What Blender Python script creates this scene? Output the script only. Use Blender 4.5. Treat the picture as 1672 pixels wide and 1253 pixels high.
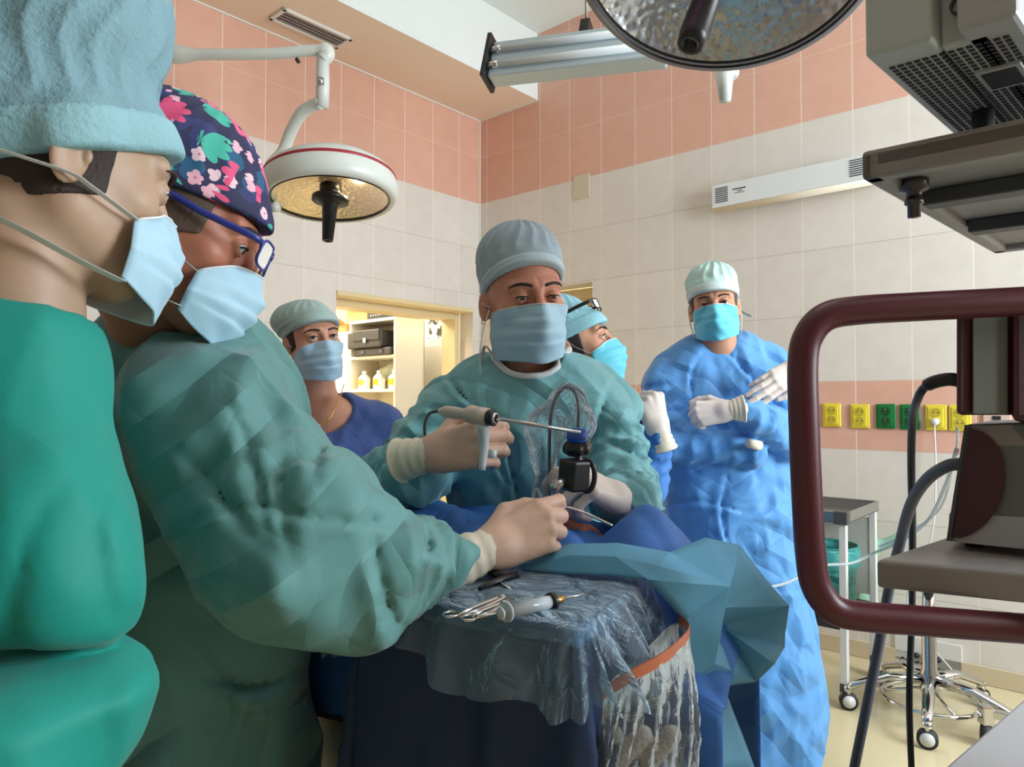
import bpy, bmesh, math, random
import numpy as np
from mathutils import Vector, Matrix

for o in list(bpy.data.objects): bpy.data.objects.remove(o)
scn = bpy.context.scene
COL = scn.collection
F_PX = 1165.0; CX, CY = 836.0, 626.5; CAMZ = 1.22; PITCH = math.radians(1.4)

# ---------------------------------------------------------------- camera, light, exposure
cd = bpy.data.cameras.new('camera'); cam = bpy.data.objects.new('camera', cd); COL.objects.link(cam)
cd.sensor_width = 36; cd.lens = 36 * F_PX / 1672; cd.clip_start = 0.02
cam.location = (0, 0, CAMZ); cam.rotation_euler = (math.pi / 2 + PITCH, 0, 0)
scn.camera = cam
scn.view_settings.view_transform = 'Standard'; scn.view_settings.look = 'None'
scn.view_settings.exposure = 0.1; scn.view_settings.gamma = 1.0; scn.view_settings.use_curve_mapping = False
w = bpy.data.worlds.new('world'); scn.world = w; w.use_nodes = True
w.node_tree.nodes['Background'].inputs[0].default_value = (0.75, 0.85, 1.0, 1)
w.node_tree.nodes['Background'].inputs[1].default_value = 1.0

TH = math.radians(-41.4)
UX = Vector((math.cos(TH), math.sin(TH), 0)); VX = Vector((math.sin(TH), -math.cos(TH), 0))
CORNER = Vector((-0.232, 5.1, 0))
ROOM = Matrix.Translation(CORNER) @ Matrix.Rotation(TH, 4, 'Z')      # local x = along right wall, local -y = along left wall
UM, VM = 5.6, 6.6                                                    # room size
def RP(u, v, z=0): return CORNER + UX * u + VX * v + Vector((0, 0, z))

def area(name, loc, target, sx, sy, power, col):
    l = bpy.data.lights.new(name, 'AREA'); l.shape = 'RECTANGLE'; l.size = sx; l.size_y = sy; l.energy = power; l.color = col
    o = bpy.data.objects.new(name, l); COL.objects.link(o); o.location = loc
    o.rotation_euler = (Vector(target) - Vector(loc)).to_track_quat('-Z', 'Y').to_euler(); return o
area('window_daylight', RP(UM - 0.03, 1.15, 2.05), RP(0, 1.15, 2.75), 1.8, 1.5, 165, (0.86, 0.95, 1.0))
area('side_room_light', RP(-1.5, 0.9, 2.5), RP(-1.5, 0.9, 0), 1.6, 1.2, 120, (1.0, 0.92, 0.76))
area('corridor_light', RP(0.6, -0.6, 2.5), RP(0.6, -0.5, 0), 0.8, 0.5, 45, (1.0, 0.82, 0.5))
area('ceiling_fill_light', RP(3.0, 2.4, 3.66), RP(3.0, 2.4, 0), 1.2, 1.2, 8, (1.0, 0.93, 0.85))  # weak fill added from above; the ceiling has no fitting here

# ---------------------------------------------------------------- helpers
def L(*c):
    if len(c) == 1: c = c[0]
    r = []
    for v in c[:3]:
        v = v / 255.0; r.append(v / 12.92 if v <= 0.04045 else ((v + 0.055) / 1.055) ** 2.4)
    return (r[0], r[1], r[2], 1)
def P(px, py, d):
    zc = (CY - py) / F_PX; xc = (px - CX) / F_PX
    y = math.cos(PITCH) - zc * math.sin(PITCH); z = math.sin(PITCH) + zc * math.cos(PITCH)
    return Vector((xc * d / y, d, CAMZ + z * d / y))
def PZ(px, py, z):                                                   # the point of the ray at height z
    a = P(px, py, 1.0); k = (z - CAMZ) / (a.z - CAMZ); return Vector((a.x * k, k, z))
def PN(px, py, v0, n):                                               # ray / plane
    c = Vector((0, 0, CAMZ)); a = P(px, py, 1.0) - c; k = (Vector(v0) - c).dot(n) / a.dot(n); return c + a * k

def nodes(m): m.use_nodes = True; return m.node_tree.nodes, m.node_tree.links
def mat(name, col, rough=0.5, metal=0.0, bump=None, var=None, spec=0.5, trans=0, alpha=1, emis=None, sheen=0, crease=None, coat=0, wear=None):
    m = bpy.data.materials.new(name); N, K = nodes(m); b = N['Principled BSDF']
    b.inputs['Base Color'].default_value = col; b.inputs['Roughness'].default_value = rough; b.inputs['Metallic'].default_value = metal
    b.inputs['Specular IOR Level'].default_value = spec
    b.inputs['Transmission Weight'].default_value = trans; b.inputs['Alpha'].default_value = alpha
    b.inputs['Coat Weight'].default_value = coat
    if sheen: b.inputs['Sheen Weight'].default_value = sheen
    if emis: b.inputs['Emission Color'].default_value = emis[0]; b.inputs['Emission Strength'].default_value = emis[1]
    tc = N.new('ShaderNodeTexCoord')
    if var:                                                          # (scale, amount) tonal variation
        n = N.new('ShaderNodeTexNoise'); n.inputs['Scale'].default_value = var[0]; n.inputs['Detail'].default_value = 4
        K.new(tc.outputs['Object'], n.inputs['Vector'])
        r = N.new('ShaderNodeMix'); r.data_type = 'RGBA'
        a = [max(0, c * (1 - var[1])) for c in col[:3]] + [1]; c2 = [min(1, c * (1 + var[1])) for c in col[:3]] + [1]
        r.inputs[6].default_value = a; r.inputs[7].default_value = c2
        K.new(n.outputs['Fac'], r.inputs[0]); K.new(r.outputs[2], b.inputs['Base Color'])
    last = None
    if crease:                                                       # (scale, strength): crumpled non-woven cloth
        R = random.Random(int(crease[0] * 10)); tot = None
        for k in range(4):                                           # straight papery creases that come and go
            mp = N.new('ShaderNodeMapping'); mp.inputs['Rotation'].default_value = (R.uniform(0, 6), R.uniform(0, 6), R.uniform(0, 6)); K.new(tc.outputs['Object'], mp.inputs[0])
            wv = N.new('ShaderNodeTexWave'); wv.wave_profile = 'TRI'; wv.inputs['Scale'].default_value = crease[0] * R.uniform(0.16, 0.42); wv.inputs['Distortion'].default_value = 4.0; wv.inputs['Detail'].default_value = 1.0; wv.inputs['Detail Scale'].default_value = 0.6
            K.new(mp.outputs[0], wv.inputs[0])
            nn = N.new('ShaderNodeTexNoise'); nn.inputs['Scale'].default_value = crease[0] * 0.55; nn.inputs['Detail'].default_value = 1.0; K.new(mp.outputs[0], nn.inputs['Vector'])
            mr = N.new('ShaderNodeMapRange'); mr.inputs[1].default_value = 0.5; mr.inputs[2].default_value = 0.64; K.new(nn.outputs['Fac'], mr.inputs[0])
            ml = N.new('ShaderNodeMath'); ml.operation = 'MULTIPLY'; K.new(wv.outputs['Fac'], ml.inputs[0]); K.new(mr.outputs[0], ml.inputs[1])
            if tot is None: tot = ml
            else:
                a2 = N.new('ShaderNodeMath'); a2.operation = 'ADD'; K.new(tot.outputs[0], a2.inputs[0]); K.new(ml.outputs[0], a2.inputs[1]); tot = a2
        ad = tot
        bp = N.new('ShaderNodeBump'); bp.inputs['Strength'].default_value = crease[1]; bp.inputs['Distance'].default_value = 0.02
        K.new(ad.outputs[0], bp.inputs['Height']); last = bp
    if bump:
        n = N.new('ShaderNodeTexNoise'); n.inputs['Scale'].default_value = bump[0]; n.inputs['Detail'].default_value = 5
        K.new(tc.outputs['Object'], n.inputs['Vector'])
        bp = N.new('ShaderNodeBump'); bp.inputs['Strength'].default_value = bump[1]; bp.inputs['Distance'].default_value = bump[2] if len(bump) > 2 else 0.003
        K.new(n.outputs['Fac'], bp.inputs['Height'])
        if last: K.new(last.outputs[0], bp.inputs['Normal'])
        last = bp
    if last: K.new(last.outputs[0], b.inputs['Normal'])
    return m

def clear_plastic(name, tint=(0.9, 0.95, 0.97, 1), op=0.3, scale=25, rough=0.12, strength=1.0, milk=(0.75, 0.82, 0.86, 1)):
    m = bpy.data.materials.new(name); N, K = nodes(m); out = N['Material Output']; N.remove(N['Principled BSDF'])
    t = N.new('ShaderNodeBsdfTransparent'); t.inputs[0].default_value = tint
    g = N.new('ShaderNodeBsdfPrincipled'); g.inputs['Base Color'].default_value = milk; g.inputs['Roughness'].default_value = rough
    g.inputs['Specular IOR Level'].default_value = 0.8
    tc = N.new('ShaderNodeTexCoord'); n = N.new('ShaderNodeTexNoise'); n.inputs['Scale'].default_value = scale; n.inputs['Detail'].default_value = 5; n.inputs['Distortion'].default_value = 1.5
    K.new(tc.outputs['Object'], n.inputs['Vector'])
    bp = N.new('ShaderNodeBump'); bp.inputs['Strength'].default_value = strength; bp.inputs['Distance'].default_value = 0.02
    K.new(n.outputs['Fac'], bp.inputs['Height']); K.new(bp.outputs[0], g.inputs['Normal'])
    fr = N.new('ShaderNodeFresnel'); fr.inputs[0].default_value = 1.45; K.new(bp.outputs[0], fr.inputs['Normal'])
    a = N.new('ShaderNodeMath'); a.operation = 'MULTIPLY_ADD'; a.inputs[1].default_value = 1.2; a.inputs[2].default_value = op; a.use_clamp = True
    K.new(fr.outputs[0], a.inputs[0])
    mx = N.new('ShaderNodeMixShader'); K.new(a.outputs[0], mx.inputs[0]); K.new(t.outputs[0], mx.inputs[1]); K.new(g.outputs[0], mx.inputs[2])
    K.new(mx.outputs[0], out.inputs[0]); return m

def thing(name, label=None, cat=None, loc=(0, 0, 0), group=None, kind=None, rotz=0):
    o = bpy.data.objects.new(name, None); COL.objects.link(o); o.location = loc; o.rotation_euler = (0, 0, rotz); o.empty_display_size = 0.05
    return tag(o, label, cat, group, kind)
def tag(o, label=None, cat=None, group=None, kind=None):
    if label: o['label'] = label
    if cat: o['category'] = cat
    if group: o['group'] = group
    if kind: o['kind'] = kind
    return o
def struct(o): o['kind'] = 'structure'; return o
def origin(p):                                                       # world offset of a parent chain made of pure translations
    v = Vector((0, 0, 0))
    while p: v += p.location; p = p.parent
    return v
def mkmesh(name, V, Fc, m, parent=None, smooth=True, M=None, bevel=0, solid=0, sub=0, local=None, seg=2):
    """V in world coordinates (or, with M, in the frame M)"""
    V = np.asarray([tuple(v) for v in V] if not isinstance(V, np.ndarray) else V, dtype=float)
    if M is not None:
        A = np.array(M); V = V @ A[:3, :3].T + A[:3, 3]
    if local is None:
        c = (V.min(0) + V.max(0)) / 2
    else: c = np.array(local, dtype=float)
    me = bpy.data.meshes.new(name); me.from_pydata((V - c).tolist(), [], [tuple(f) for f in Fc] if not isinstance(Fc, np.ndarray) else Fc.tolist()); me.update()
    if smooth: me.polygons.foreach_set('use_smooth', [True] * len(me.polygons))
    o = bpy.data.objects.new(name, me); COL.objects.link(o)
    o.location = Vector(c) - (origin(parent) if parent else Vector((0, 0, 0)))
    if parent: o.parent = parent
    if m: me.materials.append(m)
    if solid: s = o.modifiers.new('solid', 'SOLIDIFY'); s.thickness = solid; s.offset = 0
    if bevel:
        bvm = o.modifiers.new('bevel', 'BEVEL'); bvm.width = bevel; bvm.segments = seg; bvm.limit_method = 'ANGLE'; bvm.angle_limit = 0.6
        if smooth: bvm.harden_normals = False
    if sub: sb = o.modifiers.new('sub', 'SUBSURF'); sb.levels = sub; sb.render_levels = sub
    return o

class G:
    def __init__(s): s.V = []; s.F = []
    def add(s, V, Fc):
        n = len(s.V); s.V += [Vector(v) for v in V]; s.F += [tuple(i + n for i in f) for f in Fc]; return s
    def box(s, lo, hi, M=None):
        x0, y0, z0 = lo; x1, y1, z1 = hi
        V = [Vector(p) for p in ((x0, y0, z0), (x1, y0, z0), (x1, y1, z0), (x0, y1, z0), (x0, y0, z1), (x1, y0, z1), (x1, y1, z1), (x0, y1, z1))]
        if M: V = [M @ v for v in V]
        return s.add(V, [(0, 3, 2, 1), (4, 5, 6, 7), (0, 1, 5, 4), (1, 2, 6, 5), (2, 3, 7, 6), (3, 0, 4, 7)])
    def cbox(s, c, sz, M=None): return s.box([c[i] - sz[i] / 2 for i in range(3)], [c[i] + sz[i] / 2 for i in range(3)], M)
    def tube(s, pts, r, n=12, cap=True, flat=1.0, up=None):
        pts = [Vector(p) for p in pts]; m = len(pts); rs = r if isinstance(r, (list, tuple)) else [r] * m
        V = []; prev = None
        for i, p in enumerate(pts):
            t = (pts[min(i + 1, m - 1)] - pts[max(i - 1, 0)]).normalized()
            if prev is None:
                a = Vector(up) if up else (Vector((0, 0, 1)) if abs(t.z) < 0.9 else Vector((1, 0, 0)))
                prev = (a - t * a.dot(t)).normalized()
            else:
                q = prev - t * prev.dot(t); prev = q.normalized() if q.length > 1e-6 else prev
            b = t.cross(prev)
            for k in range(n):
                an = 2 * math.pi * k / n; V.append(p + (prev * math.cos(an) * flat + b * math.sin(an)) * rs[i])
        Fc = [(i * n + k, i * n + (k + 1) % n, (i + 1) * n + (k + 1) % n, (i + 1) * n + k) for i in range(m - 1) for k in range(n)]
        if cap: Fc += [tuple(range(n))[::-1], tuple((m - 1) * n + k for k in range(n))]
        return s.add(V, Fc)
    def lathe(s, prof, M=None, n=32, cap=True):
        V = [Vector((r * math.cos(2 * math.pi * k / n), r * math.sin(2 * math.pi * k / n), z)) for r, z in prof for k in range(n)]
        if M: V = [M @ v for v in V]
        m = len(prof)
        Fc = [(i * n + k, i * n + (k + 1) % n, (i + 1) * n + (k + 1) % n, (i + 1) * n + k) for i in range(m - 1) for k in range(n)]
        if cap: Fc += [tuple(range(n))[::-1], tuple((m - 1) * n + k for k in range(n))]
        return s.add(V, Fc)
    def prism(s, pts, a, b, M=None):                                 # pts in xz, extruded along y from a to b
        n = len(pts); V = [Vector((x, a, z)) for x, z in pts] + [Vector((x, b, z)) for x, z in pts]
        if M: V = [M @ v for v in V]
        return s.add(V, [tuple(range(n)), tuple(range(n, 2 * n))[::-1]] + [(i, i + n, (i + 1) % n + n, (i + 1) % n) for i in range(n)])
    def grid(s, rows):
        h = len(rows); w_ = len(rows[0]); return s.add([p for r in rows for p in r], [(i * w_ + j, i * w_ + j + 1, (i + 1) * w_ + j + 1, (i + 1) * w_ + j) for i in range(h - 1) for j in range(w_ - 1)])
    def mk(s, name, m, parent=None, smooth=False, **k): return mkmesh(name, s.V, s.F, m, parent, smooth, **k)

def catmull(pts, n=8):
    pts = [Vector(p) for p in pts]; q = [pts[0] * 2 - pts[1]] + pts + [pts[-1] * 2 - pts[-2]]; out = []
    for i in range(1, len(q) - 2):
        for k in range(n):
            t = k / n; a, b, c, d = q[i - 1], q[i], q[i + 1], q[i + 2]
            out.append(0.5 * ((2 * b) + (c - a) * t + (2 * a - 5 * b + 4 * c - d) * t * t + (3 * b - a - 3 * c + d) * t ** 3))
    return out + [pts[-1]]
def frame(o, z, x=None):                                             # matrix with z axis along z
    z = Vector(z).normalized(); a = Vector(x) if x else (Vector((0, 0, 1)) if abs(z.z) < 0.9 else Vector((1, 0, 0)))
    xx = (a - z * a.dot(z)).normalized(); y = z.cross(xx)
    return Matrix(((xx.x, y.x, z.x, o[0]), (xx.y, y.y, z.y, o[1]), (xx.z, y.z, z.z, o[2]), (0, 0, 0, 1)))
def dup(root, loc=None, rotz=None, label=None, group=None):
    r = root.copy(); COL.objects.link(r)
    if loc is not None: r.location = loc
    if rotz is not None: r.rotation_euler = (0, 0, rotz)
    if label: r['label'] = label
    if group: r['group'] = group
    for ch in list(root.children):
        c = ch.copy(); COL.objects.link(c); c.parent = r
        for g in ch.children:
            d = g.copy(); COL.objects.link(d); d.parent = c
    return r

# ---------------------------------------------------------------- room materials
def tile_mat(name, off):
    """local x = along the wall, local z = height. beige 25x33 tiles with salmon bands"""
    m = bpy.data.materials.new(name); N, K = nodes(m); b = N['Principled BSDF']
    tc = N.new('ShaderNodeTexCoord'); sp = N.new('ShaderNodeSeparateXYZ'); K.new(tc.outputs['Object'], sp.inputs[0])
    def mth(op, a, bb=None, c=None):
        n = N.new('ShaderNodeMath'); n.operation = op
        for i, v in enumerate((a, bb, c)):
            if v is None: continue
            if isinstance(v, (int, float)): n.inputs[i].default_value = v
            else: K.new(v, n.inputs[i])
        return n.outputs[0]
    x = mth('SUBTRACT', sp.outputs[0], off - 50 * 0.2445); z = mth('SUBTRACT', sp.outputs[2], 2.636 - 10 * 0.33)
    fx = mth('MODULO', x, 0.2445); fz = mth('MODULO', z, 0.33)
    dx = mth('MINIMUM', fx, mth('SUBTRACT', 0.2445, fx)); dz = mth('MINIMUM', fz, mth('SUBTRACT', 0.33, fz))
    gx = mth('LESS_THAN', dx, 0.0017); gz = mth('LESS_THAN', dz, 0.0012); g = mth('MAXIMUM', gx, gz)
    band1 = mth('GREATER_THAN', sp.outputs[2], 2.636)
    band2 = mth('MULTIPLY', mth('GREATER_THAN', sp.outputs[2], 0.986), mth('LESS_THAN', sp.outputs[2], 1.316)); band = mth('MAXIMUM', band1, band2)
    n1 = N.new('ShaderNodeTexNoise'); n1.inputs['Scale'].default_value = 9; n1.inputs['Detail'].default_value = 8; n1.inputs['Roughness'].default_value = 0.65
    K.new(tc.outputs['Object'], n1.inputs[0])
    wn = N.new('ShaderNodeTexWhiteNoise'); wn.noise_dimensions = '2D'; cb = N.new('ShaderNodeCombineXYZ')
    K.new(mth('FLOOR', mth('DIVIDE', x, 0.2445)), cb.inputs[0]); K.new(mth('FLOOR', mth('DIVIDE', z, 0.33)), cb.inputs[1]); K.new(cb.outputs[0], wn.inputs[0])
    t = mth('ADD', mth('MULTIPLY', n1.outputs[0], 0.8), mth('MULTIPLY', wn.outputs[0], 0.2))
    def ramp(c1, c2):
        r = N.new('ShaderNodeMix'); r.data_type = 'RGBA'; r.inputs[6].default_value = L(c1); r.inputs[7].default_value = L(c2); K.new(t, r.inputs[0]); return r.outputs[2]
    be = ramp((206, 198, 188), (232, 226, 218)); pk = ramp((210, 158, 137), (230, 186, 167))
    def mixc(f, a, bb):
        r = N.new('ShaderNodeMix'); r.data_type = 'RGBA'; K.new(f, r.inputs[0])
        for i, v in ((6, a), (7, bb)):
            if isinstance(v, tuple): r.inputs[i].default_value = v
            else: K.new(v, r.inputs[i])
        return r.outputs[2]
    grc = mixc(band, L(176, 166, 152), L(240, 205, 185))
    grc = mixc(gx, grc, L(244, 236, 224))
    c = mixc(g, mixc(band, be, pk), grc); K.new(c, b.inputs['Base Color'])
    b.inputs['Roughness'].default_value = 0.42; b.inputs['Specular IOR Level'].default_value = 0.35
    bp = N.new('ShaderNodeBump'); bp.inputs['Strength'].default_value = 0.5; bp.inputs['Distance'].default_value = 0.001; bp.invert = True
    K.new(g, bp.inputs['Height']); K.new(bp.outputs[0], b.inputs['Normal'])
    return m
M_tileR = tile_mat('tiles_right', 0.072); M_tileL = tile_mat('tiles_left', -0.035)
M_ceil = mat('ceiling_paint', L(240, 218, 198), 0.8, bump=(200, 0.1)); M_ceil2 = mat('ceiling_white', L(228, 234, 232), 0.8)
M_floor = mat('floor_vinyl', L(214, 200, 162), 0.18, var=(3, 0.05), bump=(120, 0.05))
M_cream = mat('door_frame_paint', L(226, 205, 160), 0.45); M_white = mat('white_paint', L(226, 226, 220), 0.4); M_plain = mat('side_room_wall', L(240, 232, 214), 0.7)

def room_mesh(g, name, m, parent=None, **k):
    """geometry given in room coordinates (u, -v, z); the object carries the room's rotation"""
    o = mkmesh(name, g.V, g.F, m, None, k.pop('smooth', False), local=(0, 0, 0), **k)
    o.location = CORNER; o.rotation_euler = (0, 0, TH)
    return o

HS = 3.24; HC = 3.69; SOF = 0.54
# right wall (v = 0): opening s 0.25..0.98 up to 1.965
def wall_cells(us, zs, holes, plane):
    g = G()
    for i in range(len(us) - 1):
        for j in range(len(zs) - 1):
            uc = (us[i] + us[i + 1]) / 2; zc = (zs[j] + zs[j + 1]) / 2
            if any(a < uc < b and c < zc < d for a, b, c, d in holes): continue
            g.add([plane(us[i], zs[j]), plane(us[i + 1], zs[j]), plane(us[i + 1], zs[j + 1]), plane(us[i], zs[j + 1])], [(0, 1, 2, 3)])
    return g
D2 = (0.25, 0.98, 0, 1.965)
g = wall_cells([0, 0.25, 0.98, UM], [0, 1.965, HC], [D2], lambda a, z: (a, 0, z))
for a, b in (((0.25, 0), (0.25, 1.965)), ((0.98, 0), (0.98, 1.965)), ((0.25, 1.965), (0.98, 1.965))):
    g.add([(a[0], 0, a[1]), (b[0], 0, b[1]), (b[0], 0.16, b[1]), (a[0], 0.16, a[1])], [(0, 1, 2, 3)])
struct(room_mesh(g, 'wall_right', M_tileR))
# left wall (u = 0): local frame with x = along v
D1 = (0.07, 1.215, 0, 1.86)
LM = Matrix.Translation(CORNER) @ Matrix.Rotation(TH - math.pi / 2, 4, 'Z')   # local x -> v, local y -> u
g = wall_cells([0, 0.07, 1.215, VM], [0, 1.86, HC], [D1], lambda a, z: (a, 0, z))
for a, b in (((0.07, 0), (0.07, 1.86)), ((1.215, 0), (1.215, 1.86)), ((0.07, 1.86), (1.215, 1.86))):
    g.add([(a[0], 0, a[1]), (b[0], 0, b[1]), (b[0], -0.13, b[1]), (a[0], -0.13, a[1])], [(0, 1, 2, 3)])
o = mkmesh('wall_left', g.V, g.F, M_tileL, None, False, local=(0, 0, 0)); o.location = CORNER; o.rotation_euler = (0, 0, TH - math.pi / 2); struct(o)
# the other two walls: the window wall (u = UM) and the wall behind the photographer (v = VM)
g = wall_cells([0, 0.25, 2.05, VM], [0, 1.3, 2.8, HC], [(0.25, 2.05, 1.3, 2.8)], lambda a, z: (a, UM, z))
o = mkmesh('wall_window', g.V, g.F, M_tileL, None, False, local=(0, 0, 0)); o.location = CORNER; o.rotation_euler = (0, 0, TH - math.pi / 2); struct(o)
g = wall_cells([0, UM], [0, HC], [], lambda a, z: (a, -VM, z)); struct(room_mesh(g, 'wall_rear', M_tileR))
g = G().add([(-3, 3, 0), (UM, 3, 0), (UM, -VM, 0), (-3, -VM, 0)], [(0, 3, 2, 1)]); struct(room_mesh(g, 'floor', M_floor))
# ceiling: dropped strip along the left wall, white riser and the higher ceiling
g = G().add([(0, 0, HS), (SOF, 0, HS), (SOF, -VM, HS), (0, -VM, HS)], [(0, 1, 2, 3)])
o = room_mesh(g, 'ceiling', M_ceil); struct(o)
n = len(g.V)
g2 = G().add([(SOF, 0, HS), (SOF, 0, HC), (SOF, -VM, HC), (SOF, -VM, HS)], [(0, 1, 2, 3)]); g2.add([(SOF, 0, HC), (UM, 0, HC), (UM, -VM, HC), (SOF, -VM, HC)], [(0, 1, 2, 3)])
struct(room_mesh(g2, 'ceiling', M_ceil2))
# white joint bead in the corner and along the ceiling
g = G(); g.box((0, -0.008, 0), (0.008, 0, HS)); g.box((0, -VM, HS - 0.008), (0.008, 0, HS)); g.box((0, -0.008, HS - 0.008), (SOF, 0, HS)); struct(room_mesh(g, 'trim_1', M_white))
g = G(); g.box((0.98, -0.012, 0), (UM, 0, 0.08)); struct(room_mesh(g, 'baseboard_right', mat('cove_base', L(205, 188, 160), 0.4), bevel=0.004))
# door frames
g = G()
for a, b in ((0.07, 0.12), (1.165, 1.215)): g.box((-0.27, -b, 0), (-0.13, -a, 1.86))
g.box((-0.27, -1.165, 1.80), (-0.13, -0.12, 1.86)); g.box((-0.12, -1.215, 1.845), (0.012, -0.07, 1.872))
struct(room_mesh(g, 'door_1', M_cream, bevel=0.004))
g = G(); g.box((0.25, 0.16, 0), (0.30, 0.22, 1.965)); g.box((0.93, 0.16, 0), (0.98, 0.22, 1.965)); g.box((0.25, 0.16, 1.90), (0.98, 0.22, 1.965))
g.box((0.30, 0.17, 0), (0.36, 0.21, 1.9)); g.box((0.87, 0.17, 0), (0.93, 0.21, 1.9)); g.box((0.36, 0.17, 1.84), (0.87, 0.21, 1.9)); g.box((0.36, 0.17, 0), (0.87, 0.21, 0.95))
d2 = struct(room_mesh(g, 'door_2', M_cream, bevel=0.003))
g = G(); g.box((0.365, 0.165, 0.955), (0.865, 0.175, 1.835)); s_ = G(); s_.box((0.36, 0.162, 0.95), (0.366, 0.172, 1.84)); s_.box((0.864, 0.162, 0.95), (0.87, 0.172, 1.84)); s_.box((0.36, 0.162, 1.834), (0.87, 0.172, 1.84))
o = mkmesh('glass_pane', g.V, g.F, clear_plastic('door_glass', op=0.08, strength=0.0), None, False, local=(0, 0, 0)); o.parent = d2
o = mkmesh('gasket', s_.V, s_.F, mat('gasket_black', L(30, 30, 32), 0.5), None, False, local=(0, 0, 0)); o.parent = d2
# side room shell
g = G(); g.box((-2.35, -4, 0), (-2.3, 3, 2.8)); g.box((-2.3, 1.0, 0), (-0.14, 1.05, 2.8)); g.box((-2.3, -4.05, 0), (-0.14, -4, 2.8)); g.box((-2.3, -4, 2.8), (-0.14, 1, 2.85))
g.box((-0.26, -4, 0), (-0.14, -1.215, 2.8)); g.box((-0.26, -0.07, 0), (-0.14, 1, 2.8)); g.box((-0.26, -1.215, 1.86), (-0.14, -0.07, 2.8))
struct(room_mesh(g, 'wall_side_room', M_plain))
g = G(); g.box((0, 1.0, 0), (1.3, 1.05, 2.6)); g.box((0, 0.2, 2.6), (1.3, 1.0, 2.65)); g.box((1.3, 0.16, 0), (1.35, 1.0, 2.6)); g.box((-0.14, 0.16, 0), (-0.09, 1.0, 2.6)); struct(room_mesh(g, 'wall_corridor', M_plain))
# window in the window wall
g = G(); Y0, Y1 = -2.05, -0.25
for a, b, c, d in ((Y0, Y0 + .06, 1.3, 2.8), (Y1 - .06, Y1, 1.3, 2.8), (-1.18, -1.12, 1.3, 2.8), (Y0, Y1, 1.3, 1.36), (Y0, Y1, 2.74, 2.8)): g.box((UM, a, c), (UM + 0.08, b, d))
wn_ = struct(room_mesh(g, 'window_1', M_white, bevel=0.004))
# ---------------------------------------------------------------- implicit surfaces for bodies and cloth
def smin(a, b, k):
    if k <= 0: return np.minimum(a, b)
    h = np.clip(0.5 + 0.5 * (b - a) / k, 0, 1); return b * (1 - h) + a * h - k * h * (1 - h)
def smax(a, b, k): return -smin(-a, -b, k)
def ell(q, c, r):
    x, y, z = [(q[i] - c[i]) / r[i] for i in range(3)]; k0 = np.sqrt(x * x + y * y + z * z)
    k1 = np.sqrt((x / r[0]) ** 2 + (y / r[1]) ** 2 + (z / r[2]) ** 2); return k0 * (k0 - 1) / np.maximum(k1, 1e-6)
def capT(q, a, b, with_t=True):
    a = np.array(a, float); d = np.array(b, float) - a; l2 = (d * d).sum() + 1e-12
    p = [q[i] - a[i] for i in range(3)]; t = np.clip((p[0] * d[0] + p[1] * d[1] + p[2] * d[2]) / l2, 0, 1)
    return np.sqrt((p[0] - d[0] * t) ** 2 + (p[1] - d[1] * t) ** 2 + (p[2] - d[2] * t) ** 2), t
def cap(q, a, b, ra, rb=None):
    ds, t = capT(q, a, b); return ds - (ra if rb is None else ra + (rb - ra) * t)
def tri(x): return np.abs((x / math.pi) % 1.0 - 0.5) * 2
def crumple(q, f, seed, n=4, st=(1, 1, 0.55)):
    """sharp-ridged folds, about -0.5..0.5; st stretches the pattern per axis"""
    R = np.random.RandomState(seed); s = 0
    for i in range(n):
        d = R.normal(size=3); d /= np.linalg.norm(d); d = d * np.array(st); fr = f * (0.6 + 1.2 * R.rand()); p_ = R.rand(6) * 6
        w = 0.9 * np.sin(q[0] * f * 0.45 + p_[0] + 0.8 * np.sin(q[2] * f * 0.3 + p_[1])) + 0.9 * np.sin(q[1] * f * 0.4 + q[2] * f * 0.35 + p_[2])
        m = np.clip(0.55 + 0.75 * np.sin(q[0] * f * 0.28 + p_[3] + q[1] * f * 0.2) * np.sin(q[2] * f * 0.26 + p_[4]), 0, 1)
        t = tri((q[0] * d[0] + q[1] * d[1] + q[2] * d[2]) * fr + w + p_[5]); s = s + (1 - (1 - t) ** 2) * m / (fr / f)
    return np.minimum(s * 1.5 / n - 0.45, 0.42)
def axis(lo, hi, c, fine=None):
    if fine is None: return np.arange(lo, hi + c, c)
    a, b, f = fine; return np.concatenate([np.arange(lo, a, c), np.arange(a, b, f), np.arange(b, hi + c, c)])
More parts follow.
